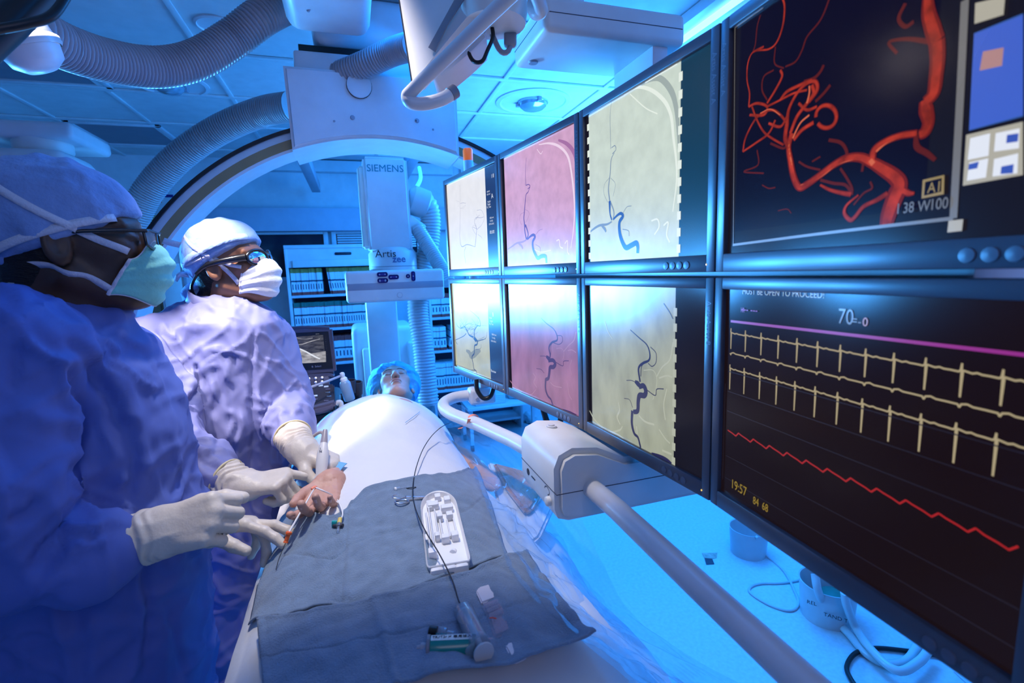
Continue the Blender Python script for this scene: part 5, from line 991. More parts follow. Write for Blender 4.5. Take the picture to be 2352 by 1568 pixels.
def head_local(p, ears=True, face=False):
    c = lambda a, b, r1, r2: s_cone(p, a, b, r1, r2)
    d = s_ell(p, (-.012, 0, .042), None, (.099, .077, .088))
    d = smin(d, s_ell(p, (.042, 0, -.030), None, (.054, .060, .082)), .03)
    d = smin(d, s_ell(p, (.073, 0, -.095), None, (.026, .028, .022)), .022)
    for s in (-1, 1):
        d = smin(d, c((-.004, s*.055, -.050), (.06, s*.024, -.096), .018, .015), .022)
        d = smin(d, s_ell(p, (.062, s*.042, -.014), None, (.026, .022, .02)), .02)
        d = smin(d, c((.083, s*.012, .032), (.074, s*.046, .030), .011, .011), .014)
    for s in (-1, 1): d = smax(d, -s_ell(p, (.108, s*.032, .008), None, (.022, .020, .014)), .012)
    for s in (-1, 1): d = smin(d, s_ell(p, (.080, s*.031, .006), None, (.015, .017, .0125)), .004)
    d = smin(d, c((.093, 0, .014), (.116, 0, -.026), .008, .0115), .010)
    for s in (-1, 1): d = smin(d, s_ell(p, (.106, s*.012, -.030), None, (.012, .008, .008)), .006)
    d = smin(d, s_ell(p, (.093, 0, -.054), None, (.014, .024, .0065)), .006); d = smin(d, s_ell(p, (.091, 0, -.066), None, (.014, .020, .0065)), .006)
    d = smin(d, c((-.03, 0, -.04), (-.045, 0, -.20), .055, .062), .03)
    if ears:
        for s in (-1, 1):
            ax = [(.95, s*.30, .0), (-s*.30*0-.28, s*.95, 0), (0, 0, 1)]
            a = math.radians(28); e1 = Vector((math.cos(a), -s*math.sin(a), 0)); e2 = Vector((math.sin(a)*s*s, math.cos(a)*s, 0)); e3 = Vector((.12, 0, 1)).normalized()
            e = s_ell(p, (-.006, s*.080, -.002), (e1, e2, e3), (.020, .009, .034)); e = smax(e, -s_ell(p, (-.002, s*.090, .002), (e1, e2, e3), (.012, .009, .022)), .004)
            d = smin(d, e, .006)
    return d
def head_world(H):
    R = np.array([A3(H['f']), A3(H['s']), A3(H['u'])]); c = A3(H['c'])
    return (lambda p: ((p-c)@R.T)/H['sc']), (lambda q: c+(np.asarray(q)*H['sc'])@R)
def nets_head(H, fn, lo, hi, h, name, mats, parent=None, it=1, disp=None):
    v, f_ = nets(fn, lo, hi, h); v = relax(v, f_, it) if it else v
    if disp: v = v+vnormals(v, f_)*disp(v)[:, None]
    toL, toW = head_world(H); return toW(v), f_
def surf(fn, o, d, lo=.02, hi=.25):
    o, d = np.array(o, float), np.array(d, float); d /= np.linalg.norm(d)
    for _ in range(24):
        m_ = (lo+hi)/2
        if fn((o+d*m_)[None])[0] < 0: lo = m_
        else: hi = m_
    return o+d*lo
def headstrip(H, fn, path, w, mat, name, parent, off=.0015):
    """ribbon over the head, path of (azimuth deg from the face, elevation deg), + toward the camera side"""
    toL, toW = head_world(H); P_, N_ = [], []
    q = spline([Vector((a, e, 0)) for a, e in path], 6)
    for k in q:
        a, e = math.radians(k.x), math.radians(k.y); d = np.array((math.cos(a)*math.cos(e), -math.sin(a)*math.cos(e), math.sin(e))); s_ = surf(fn, (-.0, 0, .02), d)+d*off
        P_.append(Vector(toW(s_))); N_.append(Vector(d[0]*H['f']+d[1]*H['s']+d[2]*H['u']))
    b = NB(); strip(b, P_, N_, w); o = ob(name, b, mat, parent, 180, rn=False); m_ = o.modifiers.new('thickness', 'SOLIDIFY'); m_.thickness = .0012; m_.offset = 0; return o
def stack(rows, tail=None, pw=2.3):
    zs, ac, bc, ha, hb = [], [], [], [], []
    for py, xl, xr, b_, h_ in rows:
        A_, B_ = PB(xl, py, b_), PB(xr, py, b_); zs.append((A_.z+B_.z)/2); a0, a1 = A_.dot(r0), B_.dot(r0); ac.append((a0+a1)/2); ha.append((a1-a0)/2); bc.append(b_); hb.append(h_)
    if tail: zs.append(tail); ac.append(ac[-1]); ha.append(ha[-1]); bc.append(bc[-1]); hb.append(hb[-1])
    o = np.argsort(zs); zs, ac, bc, ha, hb = [np.array(q)[o] for q in (zs, ac, bc, ha, hb)]; R0, Q0 = A3(r0), A3(QF)
    def fn(p):
        z = p[..., 2]; a = p@R0; b_ = p@Q0; ip = lambda y: np.interp(z, zs, y)
        h1, h2 = ip(ha), ip(hb); k = ((np.abs(a-ip(ac))/h1)**pw+(np.abs(b_-ip(bc))/h2)**pw)**(1/pw); d = (k-1)*np.minimum(h1, h2)
        return np.maximum(d, np.maximum(z-zs[-1], zs[0]-z))
    return fn, zs[0], zs[-1]
def person(name, label, H, skin, gown, gm, arms, hands, tail, wr, cols, floor_rows, folds=(), vox=.0072):
    """gown = rows of the stack; arms = list of joint lists [(px,py,b,r),...]; hands = list of hand dicts"""
    hl = lambda p: head_local(p)
    hv = nets_head(H, hl, (-.13, -.105, -.215), (.15, .105, .15), .0042, 'h', None)
    sf, z0, z1 = stack(gown, tail)
    ap = [[(PB(x, y, b_), r_) for x, y, b_, r_ in a] for a in arms]
    def cloth(p):
        d = sf(p)
        for a in ap:
            e = None
            for (p0, r0_), (p1, r1_) in zip(a, a[1:]): q = s_cone(p, p0, p1, r0_, r1_); e = q if e is None else smin(e, q, .03)
            d = smin(d, e, .035)
        return d
    allp = [p for a in ap for p, _ in a]
    aa, bb = PB(gown[0][1], gown[0][0], gown[0][3]), None
    xs = []
    for py, xl, xr, b_, h_ in gown:
        for x in (xl, xr):
            q = PB(x, py, b_)
            for s in (-1, 1): xs.append(q+QF*h_*s)
    for a in ap:
        for p, r_ in a:
            for k in range(3):
                for s in (-1, 1): w_ = Vector((0, 0, 0)); w_[k] = s*r_; xs.append(p+w_)
    lo = [min(q[k] for q in xs)-.02 for k in range(3)]; hi = [max(q[k] for q in xs)+.02 for k in range(3)]; lo[2] = tail-.02
    inner = lambda p: cloth(p)+.018
    bv = nets(inner, lo, hi, .016)
    legs = []
    for lx in floor_rows:
        P0 = lx; legs.append((P0+Vector((0, 0, tail+.3)), P0+Vector((0, 0, .07))))
    def lf(p):
        d = None
        for a, c in legs:
            e = smin(s_cone(p, a, c, .085, .05), s_ell(p, c+Vector((.05, -.01, -.025)), None, (.13, .05, .045)), .03); d = e if d is None else np.minimum(d, e)
        return d
    lxs = [q for l in legs for q in l]; lv = nets(lf, [min(q[0] for q in lxs)-.2, min(q[1] for q in lxs)-.15, -.005], [max(q[0] for q in lxs)+.25, max(q[1] for q in lxs)+.15, tail+.42], .014)
    gl = []
    for Hd, ar in hands:
        fn, l_, h_ = hand_sdf(Hd, .0012, ar, ar[2]); v, f_ = nets(fn, l_, h_, .0024); v = relax(v, f_, 1); gl.append((v, f_, Hd, ar))
    parts = [hv, bv, lv]+[(v-vnormals(v, f_)*.0055, f_) for v, f_, *_ in gl]
    v, f_ = joinnets(parts); body = npob(name, v, f_, skin); tag(body, label, 'person')
    v, f_ = nets(cloth, lo, hi, vox); v = relax(v, f_, 2)
    n = vnormals(v, f_); rp = v@np.array([A3(r0), A3(QF), (0, 0, 1)]).T
    ww = rp+.02*np.stack([vnoise(rp*13+k*5.1) for k in range(3)], -1); cr = lambda q: np.maximum(0, ridge(q)-.25)**1.5*1.6
    d = wr*.55*(cr(ww*np.array((19, 19, 8)))+cr((ww+ww[:, [2, 0, 1]]*.7)*np.array((17, 17, 13))+3.3)+.8*cr((ww-ww[:, [2, 2, 0]]*.9)*np.array((13, 13, 12))+9))
    d += wr*.6*(ridge(rp*np.array((11, 11, 4.5)))*.55+ridge((rp+rp[:, [2, 0, 1]]*.6)*np.array((15, 15, 9))+3.3)*.45+.35*vnoise(rp*np.array((34, 34, 20)))+.5*ridge((rp-rp[:, [2, 2, 0]]*.8)*np.array((8, 8, 7))+9))
    for a in ap:
        ds = np.full(len(v), 9.); tt = np.zeros(len(v)); acc = 0
        for (p0, q0), (p1, q1) in zip(a, a[1:]):
            ab = A3(p1-p0); L = np.linalg.norm(ab); t_ = np.clip((v-A3(p0))@ab/(L*L), 0, 1); dd = np.linalg.norm(v-A3(p0)-t_[:, None]*ab, axis=1); m_ = dd < ds; ds[m_] = dd[m_]; tt[m_] = acc+t_[m_]*L; acc += L
        wgt = np.clip((.12-ds)/.05, 0, 1)*np.clip((tt-.08)/.08, 0, 1); d = d+wgt*wr*1.1*ridge(np.stack([tt*16+vnoise(rp*9)*.9, rp[:, 0]*5, rp[:, 2]*4], -1))
    q = v-A3(CAM); dp_ = q@A3(fw); sx, sy = CX+F*(q@A3(RX))/dp_, CY-F*(q@A3(UX))/dp_; fr = np.clip(-(n*q).sum(1)/np.linalg.norm(q, axis=1)*3, 0, 1); sp_ = np.stack([sx, sy], 1)+4*np.stack([vnoise(rp*25+k*4.) for k in range(2)], 1)
    for pl, wd, hh in folds:
        pl = np.array([tuple(k)[:2] for k in spline([Vector((*k, 0)) for k in pl], 5)]); best = np.full(len(v), 1e9); tb = np.zeros(len(v))
        for k in range(len(pl)-1):
            ab = pl[k+1]-pl[k]; t_ = np.clip(((sp_-pl[k])@ab)/max(1e-6, ab@ab), 0, 1); dd = np.linalg.norm(sp_-pl[k]-t_[:, None]*ab, axis=1); m_ = dd < best; best[m_] = dd[m_]; tb[m_] = (k+t_[m_])/(len(pl)-1)
        d += fr*hh*np.exp(-(best/wd)**2)*np.clip(np.sin(tb*np.pi)*2.5, 0, 1)
    d[(v[:, 2] < tail+.01)] = 0
    v = v+n*d[:, None]; gw = npob('gown', v, f_, gm, body); body['x'] = 0; del body['x']
    (A_, B_, hb_, ht_) = cols; ctr = (A_+B_)/2; ha_ = (B_-A_).dot(r0)/2; rows = []
    for k_, (dz_, gr_) in enumerate(((0, -.004), (.001, .0), (-ht_*.5, .003), (-ht_, .012), (-ht_-.004, .008))):
        rows.append([ctr+r0*(ha_+gr_)*math.cos(q_*.1309)+QF*(hb_+gr_)*math.sin(q_*.1309)+Vector((0, 0, (B_.z-A_.z)/2*math.cos(q_*.1309)+dz_+.003*mnoise.noise(Vector((q_*.7, k_, 0))))) for q_ in range(48)])
    b = NB(); gridmesh(b, rows, True); cl_ = ob('collar', b, gm, gw, 180); m_ = cl_.modifiers.new('thickness', 'SOLIDIFY'); m_.thickness = .002
    for v, f_, Hd, ar in gl:
        # cuff wrinkles, cut to a sleeve end with a rolled rim
        ad = A3((Hd['arm'] or -Hd['f']).normalized()); t_ = (v-A3(Hd['w']))@ad; n = vnormals(v, f_); m_ = np.clip((t_+.012)/.02, 0, 1)*np.clip((ar[2]+.03-t_)/.01, 0, 1)
        v = v+n*(m_*(.0022*np.sin(t_*420+6*vnoise(v*30))*np.clip(1.2-t_/.09, 0, 1)+.0025*vnoise(v*45)))[:, None]+n*(.0014*ridge(v*38)*np.clip((t_+.07)/.03, 0, 1))[:, None]
        g = npob('glove', v, f_, 'glove', body)
        b = NB(); c_ = Hd['w']+Vector(ad)*(ar[2]*.98); x_, y_, _ = frame(Vector(ad)); R_ = ar[1]+.002
        tube(b, [c_+(x_*math.cos(k*.2094)+y_*math.sin(k*.2094))*R_ for k in range(31)], .0026, 8); adopt_ = ob('cuff_rim', b, 'cuffrim', g, 60)
    return body
def mask_mesh(H, mat, parent, zc=.0, xs0=.06, xs1=.034, name='face_mask', pleats=True, side=True):
    toL, toW = head_world(H); rows = []
    nv, nu = 26, 48
    for i in range(nv+1):
        v = i/nv; Xf = float(np.interp(v, [0, .18, .4, .7, .9, 1], [.108, .131, .134, .122, .107, .094])); r = []
        for j in range(nu+1):
            ph = -math.pi/2+math.pi*j/nu; g = abs(math.sin(ph)); xs = xs0+(xs1-xs0)*v; W_ = .064-.006*abs(v-.5)*2
            z = (.004-.116*v)*(1-g**2.2)+(-.028-.056*v)*g**2.2+zc
            x = xs+(Xf-xs)*math.cos(ph)**.85 if math.cos(ph) > 0 else xs
            y = W_*math.copysign(abs(math.sin(ph))**.9, ph)
            pl = .0030*math.sin(v*22)*(.4+.6*(1-g)) if pleats else 0
            pl += .002*mnoise.noise(Vector((y*40, z*60, 1)))
            r.append(tuple(toW((x+pl*math.cos(ph), y+pl*math.sin(ph), z))))
        rows.append(r)
    b = NB(); gridmesh(b, rows); o = ob(name, b, mat, parent, 180); m_ = o.modifiers.new('thickness', 'SOLIDIFY'); m_.thickness = .0012; m_.offset = 1
    for ri, nm in ((0, 'edge_binding'), (nv, 'edge_binding')):
        b = NB(); tube(b, [Vector(p) for p in rows[ri]], .0016, 6); ob(nm, b, 'tie', o, 60)
    for k in (0, nu):
        b = NB(); tube(b, [Vector(rr[k]) for rr in rows], .0032, 6); ob('side_binding', b, 'tie', o, 60)
    return o, rows
def cap_sdf(pf=(.098, .058), pn=(-.115, -.03), infl=.010, puff=.0):
    d0 = Vector((pn[0]-pf[0], 0, pn[1]-pf[1])).normalized(); nrm = np.array((d0.z, 0, -d0.x)); nrm = -nrm if nrm[2] > 0 else nrm
    def fn(p):
        d = s_ell(p, (-.014-puff, 0, .046), None, (.100+infl+puff, .078+infl, .089+infl))
        return smax(d, (p-np.array((pf[0], 0, pf[1])))@nrm, .004)
    return fn
def cap_mesh(H, fn, mat, parent, amp=.004, name='scrub_cap'):
    lo, hi = (-.17, -.11, -.08), (.13, .11, .18)
    def dsp(v): return amp*(ridge(v*np.array((26, 20, 14)))*.6+.5*ridge(v*np.array((12, 30, 26))+2)+.4*vnoise(v*55))
    v, f_ = nets_head(H, fn, lo, hi, .0042, name, None, None, 1, dsp); return npob(name, v, f_, mat, parent)
def hair_mesh(H, parent, low=-.075, front=.012, infl=.004):
    def fn(p):
        d = s_ell(p, (-.013, 0, .036), None, (.100+infl, .078+infl, .094+infl)); d = smin(d, s_cone(p, (-.05, 0, -.02), (-.062, 0, low+.02), .058, .050), .02)
        d = smax(d, (p[..., 0]-front-.35*np.maximum(0, p[..., 2]-.0)), .006); d = smax(d, low-p[..., 2]+.0*p[..., 0], .006)
        # keep the ear clear
        for s in (-1, 1): d = smax(d, -s_ell(p, (-.004, s*.088, -.012), None, (.026, .03, .040)), .006)
        return d
    v, f_ = nets_head(H, fn, (-.14, -.11, -.12), (.12, .11, .15), .0046, 'hair', None, None, 1, lambda v: .0015*ridge(v*60)); return npob('hair', v, f_, 'hair', parent)
def tie_knot(H, parent, q, lens, mat='tie', wid=.011):
    toL, toW = head_world(H); o = Vector(toW(q[0]))
    for end in q[1:]:
        pts = spline([Vector(toW(p)) for p in [q[0]]+list(end)], 6); b = NB(); nn = [(-fw+Vector((.2*math.sin(k), 0, .3))).normalized() for k in range(len(pts))]; strip(b, pts, nn, wid); o_ = ob('tie_end', b, mat, parent, 180, rn=False); m_ = o_.modifiers.new('thickness', 'SOLIDIFY'); m_.thickness = .0012
# ---- farther doctor
Zf = lambda p: zz(p, 300, 650, 3.136)
fold2 = [(Zf(p), w_, h_) for p, w_, h_ in (
 ([(485, 150), (490, 330), (470, 480), (450, 560)], 3.5, .003), ([(480, 560), (490, 700), (430, 810), (380, 900)], 9, -.013), ([(455, 540), (462, 660), (410, 790), (350, 900)], 8, .008), ([(150, 350), (230, 450), (330, 570), (400, 700), (385, 780)], 6, .008), ([(190, 340), (270, 450), (370, 570), (430, 690)], 6, -.007),
 ([(100, 470), (170, 620), (260, 720), (350, 850)], 6, .008), ([(130, 440), (210, 600), (300, 700), (380, 800)], 6, -.006), ([(600, 440), (660, 580), (760, 760)], 7, .006), ([(560, 560), (640, 740), (700, 930)], 7, -.005), ([(500, 420), (560, 560), (600, 700), (610, 820)], 6, .005),
 ([(875, 350), (870, 560), (885, 700), (880, 900), (885, 1100), (870, 1400)], 8, -.010), ([(905, 430), (895, 600), (912, 800), (905, 1000)], 7, .006), ([(890, 770), (930, 860), (970, 930)], 4, .006), ([(900, 980), (980, 1010), (1060, 1040)], 4, .005), ([(700, 480), (780, 640), (850, 780)], 6, -.004),
 ([(600, 870), (590, 1000), (600, 1150), (595, 1300)], 7, -.007), ([(720, 900), (740, 1000), (720, 1130)], 6, .006), ([(790, 900), (810, 1020), (780, 1130), (760, 1250), (720, 1340)], 6, .007), ([(240, 1130), (330, 1110), (400, 1120), (480, 1190), (560, 1240), (700, 1340)], 6, .008), ([(270, 1200), (380, 1190), (480, 1260), (560, 1330), (690, 1370)], 6, -.007), ([(300, 1330), (400, 1300), (500, 1320)], 6, .006),
 ([(190, 940), (280, 965), (360, 1000)], 4, .005), ([(195, 965), (280, 990), (355, 1025)], 4, -.005), ([(1185, 700), (1120, 780)], 5, .007), ([(1225, 910), (1150, 950)], 5, .006), ([(950, 230), (1050, 330), (1090, 450)], 6, .004), ([(380, 250), (450, 300), (500, 270)], 5, .005), ([(240, 290), (300, 400), (340, 380)], 5, .006), ([(560, 180), (700, 260), (830, 300)], 6, .004), ([(640, 330), (720, 420), (800, 560)], 7, .004))]
Zd = lambda p: zz(p, 0, 700, 1.806)
fold1 = [(Zd(p), w_, h_) for p, w_, h_ in (
 ([(225, 200), (250, 300), (300, 460), (240, 640), (150, 770)], 14, .010), ([(260, 240), (300, 360), (335, 460), (290, 620), (200, 760)], 14, -.014), ([(250, 130), (330, 220), (440, 380), (520, 560), (540, 700), (545, 860)], 14, -.009), ([(290, 110), (380, 230), (480, 360), (570, 540), (590, 700)], 14, .006), ([(500, 500), (530, 640), (500, 760)], 9, .006), ([(60, 160), (70, 260), (40, 360)], 12, -.008), ([(90, 150), (170, 200), (235, 235)], 10, .007),
 ([(590, 1050), (600, 1180), (610, 1290), (600, 1560)], 12, -.010), ([(560, 1060), (570, 1200), (580, 1400)], 12, .006), ([(245, 880), (250, 960), (255, 1040)], 8, -.009), ([(250, 900), (330, 935), (420, 930)], 8, .007), ([(300, 1000), (380, 1000), (440, 980)], 8, .007), ([(140, 1190), (230, 1120), (330, 1090)], 10, .007), ([(0, 880), (100, 860), (130, 800)], 12, -.010), ([(230, 1200), (290, 1400), (300, 1560)], 14, .008), ([(680, 1250), (720, 1400), (740, 1560)], 10, -.006), ([(380, 1250), (400, 1400), (390, 1540)], 16, .006), ([(640, 300), (680, 480), (720, 640)], 8, .004))]
H2 = head_frame(P(534, 616, 1.43), r0*math.cos(.06)-QF*math.sin(.06)*1.0, math.radians(13), .98)
zv = Vector((0, 0, 1))
h_point = hand_def(PB(556, 1116, 1.045), r0*.97+QF*.16+zv*.05, -zv*.97+QF*.2, QF, [(24, 8, 6), (70, 82, 45), (75, 85, 45), (72, 85, 45)], [(.6, .45, .6), (.85, .1, .5), (.9, -.1, .3)], 1.0, arm=(PB(505, 1098, 1.06)-PB(556, 1116, 1.045)))
h_probe = hand_def(PB(690, 1032, 1.165), r0*.88-zv*.38-QF*.15, -zv*.8-r0*.5, -QF, [(30, 50, 35), (34, 50, 35), (38, 52, 35), (44, 55, 35)], [(.70, .62, .30), (.93, .12, .30), (.95, -.15, .15)], 1.02, arm=(PB(666, 990, 1.25)-PB(690, 1032, 1.165)))
g2 = [(686, 452, 566, 1.43, .062), (700, 428, 588, 1.43, .082), (716, 396, 612, 1.43, .10), (745, 356, 636, 1.42, .125), (800, 336, 650, 1.42, .145), (870, 344, 660, 1.41, .155), (950, 368, 664, 1.40, .16), (1030, 388, 656, 1.40, .16), (1100, 402, 647, 1.40, .155), (1200, 415, 640, 1.40, .15), (1350, 412, 630, 1.40, .155)]
D2 = person('person', 'farther doctor in bright blue gown, white mask and mirrored goggles holding a probe', H2, 'skin2', g2, 'gown',
 [[(352, 800, 1.32, .088), (372, 1000, 1.16, .074), (452, 1066, 1.10, .058), (506, 1099, 1.058, .037)], [(612, 795, 1.50, .078), (668, 925, 1.43, .056), (668, 975, 1.31, .046), (671, 1000, 1.235, .037)]],
 [(h_point, (.033, .046, .043)), (h_probe, (.033, .043, .075))], .42, .0085, (PB(441, 664, 1.43), PB(580, 702, 1.43), .078, .036), [PB(500, 1000, 1.36)*1, PB(560, 1000, 1.5)*1] and [Vector((PB(500, 1000, 1.36).x, PB(500, 1000, 1.36).y, 0)), Vector((PB(560, 1000, 1.55).x, PB(560, 1000, 1.55).y, 0))], fold2, .0056)
cf2 = cap_sdf((.097, .062), (-.11, -.012), .015)
cap_mesh(H2, cf2, 'clothcap', D2); hair_mesh(H2, D2, -.07, -.004)
mo, mr = mask_mesh(H2, 'mask2', D2)
hb2 = lambda p: np.minimum(head_local(p), cf2(p))
headstrip(H2, cf2, [(18, 26), (45, 27), (75, 24), (110, 16), (150, 6)], .022, 'clothcap', 'cap_band', D2, .004)
headstrip(H2, hb2, [(45, -20), (62, -14), (80, 0), (98, 16), (118, 34), (138, 46)], .010, 'tie', 'mask_tie', D2, .004)
headstrip(H2, hb2, [(56, -46), (68, -30), (82, -8), (96, 10)], .012, 'tie', 'mask_tie', D2, .004)
headstrip(H2, hb2, [(100, 8), (125, 6), (150, 8)], .011, 'tie', 'mask_tie', D2, .005)
tie_knot(H2, D2, [(-.108, -.035, .098), [(-.124, -.045, .108), (-.142, -.05, .120)]], None, wid=.018)
tie_knot(H2, D2, [(-.115, -.03, .01), [(-.135, -.04, .018), (-.152, -.045, .004)]], None, wid=.016)
tie_knot(H2, D2, [(-.115, -.02, -.02), [(-.13, -.03, -.05), (-.125, -.035, -.075)], [(-.14, -.03, -.03), (-.15, -.03, -.06)]], None, 'clothcap', .030)
toL, toW = head_world(H2)
def gog(parent):
    for s in (-1, 1):
        b = NB(); pts = [Vector(toW((x, s*y, z))) for x, y, z in ((-.055, .086, -.002), (-.02, .090, .010), (.02, .088, .012), (.06, .078, .010), (.088, .064, .008))]
        tube(b, spline(pts, 5), [.0045+.007*k/20 for k in range(21)], 10)
        ob('temple_arm', b, 'frame', parent, 60)
    for s in (-1, 1):
        c = (.104, s*.034, .004); dx = Vector(H2['f']*.90-H2['s']*s*-.42).normalized(); x_ = dx.cross(H2['u']).normalized(); y_ = x_.cross(dx); C_ = Vector(toW(c))
        b = NB(); tube(b, [C_+x_*.031*math.cos(k*.2094)+y_*.021*math.sin(k*.2094) for k in range(31)], .0048, 10); ob('lens_rim', b, 'frame', parent, 60)
        b = NB(); rows = []
        for i in range(9): rows.append([C_+(x_*.031*math.cos(k*.2618)+y_*.021*math.sin(k*.2618))*(i/8)+dx*.006*(1-(i/8)**2) for k in range(24)])
        gridmesh(b, rows, True); bmesh.ops.remove_doubles(b, verts=b.verts, dist=1e-6); ob('mirror_lens', b, 'mirror', parent, 180)
    b = NB(); tube(b, [Vector(toW((.112, -.012, .008))), Vector(toW((.118, 0, .010))), Vector(toW((.112, .012, .008)))], .004, 8); ob('nose_bridge', b, 'frame', parent, 60)
    b = NB(); tube(b, spline([Vector(toW(p)) for p in ((-.05, -.086, 0), (-.10, -.06, -.03), (-.12, -.03, -.07), (-.135, -.02, -.13), (-.15, -.02, -.17))], 6), .004, 8); ob('neck_strap', b, 'frame', parent, 60)
gg = bpy.data.objects.new('safety_goggles', None); COL.objects.link(gg); gg.location = Vector(toW((.1, 0, .005))); adopt(gg, D2); bpy.context.view_layer.update(); 
def adopt(o, parent):
    o.parent = parent; bpy.context.view_layer.update(); o.matrix_parent_inverse = parent.matrix_world.inverted()
gog(gg)
# ---- nearer doctor
H1 = head_frame(P(175, 566, .86), r0*math.cos(.50)+QF*math.sin(.50), math.radians(3), 1.02)
h_fist = hand_def(PB(352, 1228, .755), r0*.96+QF*.1+zv*.22, -zv*.55+QF*.8, QF*.55+zv*.8, [(70, 85, 50), (78, 88, 50), (80, 88, 50), (80, 88, 50)], [(.75, .4, .5), (.95, .05, .45), (.9, -.25, .5)], 1.1, arm=(PB(270, 1252, .735)-PB(352, 1228, .755)))
h_open = hand_def(PB(470, 1205, .93), r0*.97-zv*.06+QF*.1, -zv*.9-QF*.35, -QF*.9+zv*.3, [(16, 14, 8), (4, 18, 12), (48, 30, 20), (62, 30, 20)], [(.72, .62, .30), (.90, .15, .42), (.93, .0, .38)], 1.0, arm=(PB(420, 1215, .92)-PB(470, 1205, .93)))
g1 = [(700, 50, 228, .87, .07), (722, 20, 250, .87, .085), (750, -40, 262, .87, .10), (800, -90, 300, .87, .125), (880, -110, 340, .87, .145), (1000, -90, 378, .87, .155), (1100, -70, 402, .88, .16), (1200, -60, 418, .88, .16), (1320, -40, 432, .89, .165), (1450, -30, 442, .89, .165), (1568, -30, 446, .89, .165)]
D1 = person('person', 'nearer doctor in dark blue gown, green mask and black glasses at the left edge', H1, 'skin1', g1, 'gown2',
 [[(30, 800, .74, .088), (-40, 1120, .66, .072), (60, 1270, .68, .066), (190, 1262, .71, .055), (262, 1250, .733, .037)], [(250, 820, .98, .075), (330, 1080, 1.0, .06), (430, 1215, .925, .036)]],
 [(h_fist, (.036, .044, .062)), (h_open, (.030, .034, .04))], .42, .011, (PB(20, 682, .88), PB(250, 738, .88), .085, .034), [Vector((PB(140, 1000, .84).x, PB(140, 1000, .84).y, 0)), Vector((PB(220, 1000, .95).x, PB(220, 1000, .95).y, 0))], fold1, .0066)
cf1 = cap_sdf((.100, .052), (-.125, -.045), .012, .008)
cap_mesh(H1, cf1, 'clothcap1', D1, .005); hair_mesh(H1, D1, -.085, .0)
mo, mr = mask_mesh(H1, 'mask1', D1, -.002, .080, .040)
hb1 = lambda p: np.minimum(head_local(p), cf1(p))
headstrip(H1, cf1, [(8, 13), (40, 12), (75, 6), (110, -4), (150, -16)], .013, 'tie', 'cap_band', D1, .004)
headstrip(H1, hb1, [(38, -20), (55, -12), (75, 1), (95, 14), (118, 29), (142, 42)], .012, 'tie', 'mask_tie', D1, .004)
headstrip(H1, hb1, [(50, -54), (80, -45), (110, -37), (140, -31)], .013, 'tie', 'mask_tie', D1, .004)
toL, toW = head_world(H1)
tie_knot(H1, D1, [(-.075, -.06, -.055), [(-.09, -.08, -.065), (-.10, -.08, -.085), (-.085, -.078, -.095), (-.07, -.072, -.075)]], None, wid=.009)
gg = bpy.data.objects.new('eyeglasses', None); COL.objects.link(gg); gg.location = Vector(toW((.1, 0, .01))); adopt(gg, D1)
for s in (-1, 1): b = NB(); tube(b, [Vector(toW(p)) for p in ((-.02, s*.082, .016), (.03, s*.080, .018), (.075, s*.073, .018), (.112, s*.066, .016))], .0032, 8); ob('temple_arm', b, 'frame', gg, 60)
for s in (-1, 1):
    rr = [Vector(toW((.118-.010*abs(y-.01)/.05, s*y, z))) for y, z in ((.012, .017), (.038, .019), (.066, .017), (.064, -.006), (.040, -.014), (.016, -.008), (.012, .017))]
    b = NB(); tube(b, rr, .0026, 8); ob('lens_rim', b, 'frame', gg, 60)
    b = NB(); b.faces.new([b.verts.new(p) for p in rr[:-1]]); ob('lens', b, 'lens', gg, 0)
b = NB(); tube(b, [Vector(toW((.118, -.012, .015))), Vector(toW((.122, 0, .016))), Vector(toW((.118, .012, .015)))], .0026, 8); ob('nose_bridge', b, 'frame', gg, 60)
# ---- patient
H3 = dict(c=P(908, 893, 2.19), sc=.96); pt = .50
H3['f'] = Vector((0, -math.sin(pt), math.cos(pt))); H3['u'] = Vector((0, math.cos(pt), math.sin(pt))); H3['s'] = H3['u'].cross(H3['f'])
hv = nets_head(H3, lambda p: head_local(p), (-.13, -.105, -.215), (.15, .105, .15), .0034, 'h', None)
hp = hand_def(PZ(760, 1104, 1.135), Vector((-.22, -.95, -.17)), (-.06, -.19, .97), (-1, .2, 0), [(10, 18, 14), (18, 28, 20), (22, 32, 22), (18, 28, 20)], [(.86, .50, .10), (.96, .18, .18), (.97, -.02, .25)], .95, arm=Vector((.14, 1, -.34)))
fn, l_, h_ = hand_sdf(hp, 0, (.024, .030), .11); pv, pf = nets(fn, l_, h_, .0024); pv = relax(pv, pf, 1); pv = pv+vnormals(pv, pf)*(.0012*vnoise(pv*60)+.0006*ridge(pv*120))[:, None]
sh = Vector((.13, 1.78, 1.05))
def pb(p):
    d = s_ell(p, (.06, 1.55, 1.05), None, (.15, .28, .075)); d = smin(d, s_ell(p, (.05, 1.1, 1.03), None, (.15, .30, .06)), .05)
    for x in (.0, .13): d = smin(d, s_cone(p, (x+.02, .95, 1.04), (x, .32, 1.02), .068, .045), .04)
    d = smin(d, s_cone(p, (.125, 1.8, 1.08), H3['c']-H3['u']*.12+H3['f']*-.03, .07, .055), .04)
    d = smin(d, s_cone(p, (-.06, 1.72, 1.02), (-.10, 1.44, 1.02), .04, .036), .04); d = smin(d, s_cone(p, (-.10, 1.44, 1.02), hp['w']+Vector((.014, .10, -.045)), .034, .026), .02)
    d = smin(d, s_cone(p, (.20, 1.74, 1.02), (.30, 1.46, .99), .042, .04), .03); d = smin(d, s_cone(p, (.30, 1.50, .99), (.325, 1.36, 1.0), .036, .026), .02); d = smin(d, s_ell(p, (.33, 1.30, 1.0), None, (.034, .06, .018)), .02)
    return d
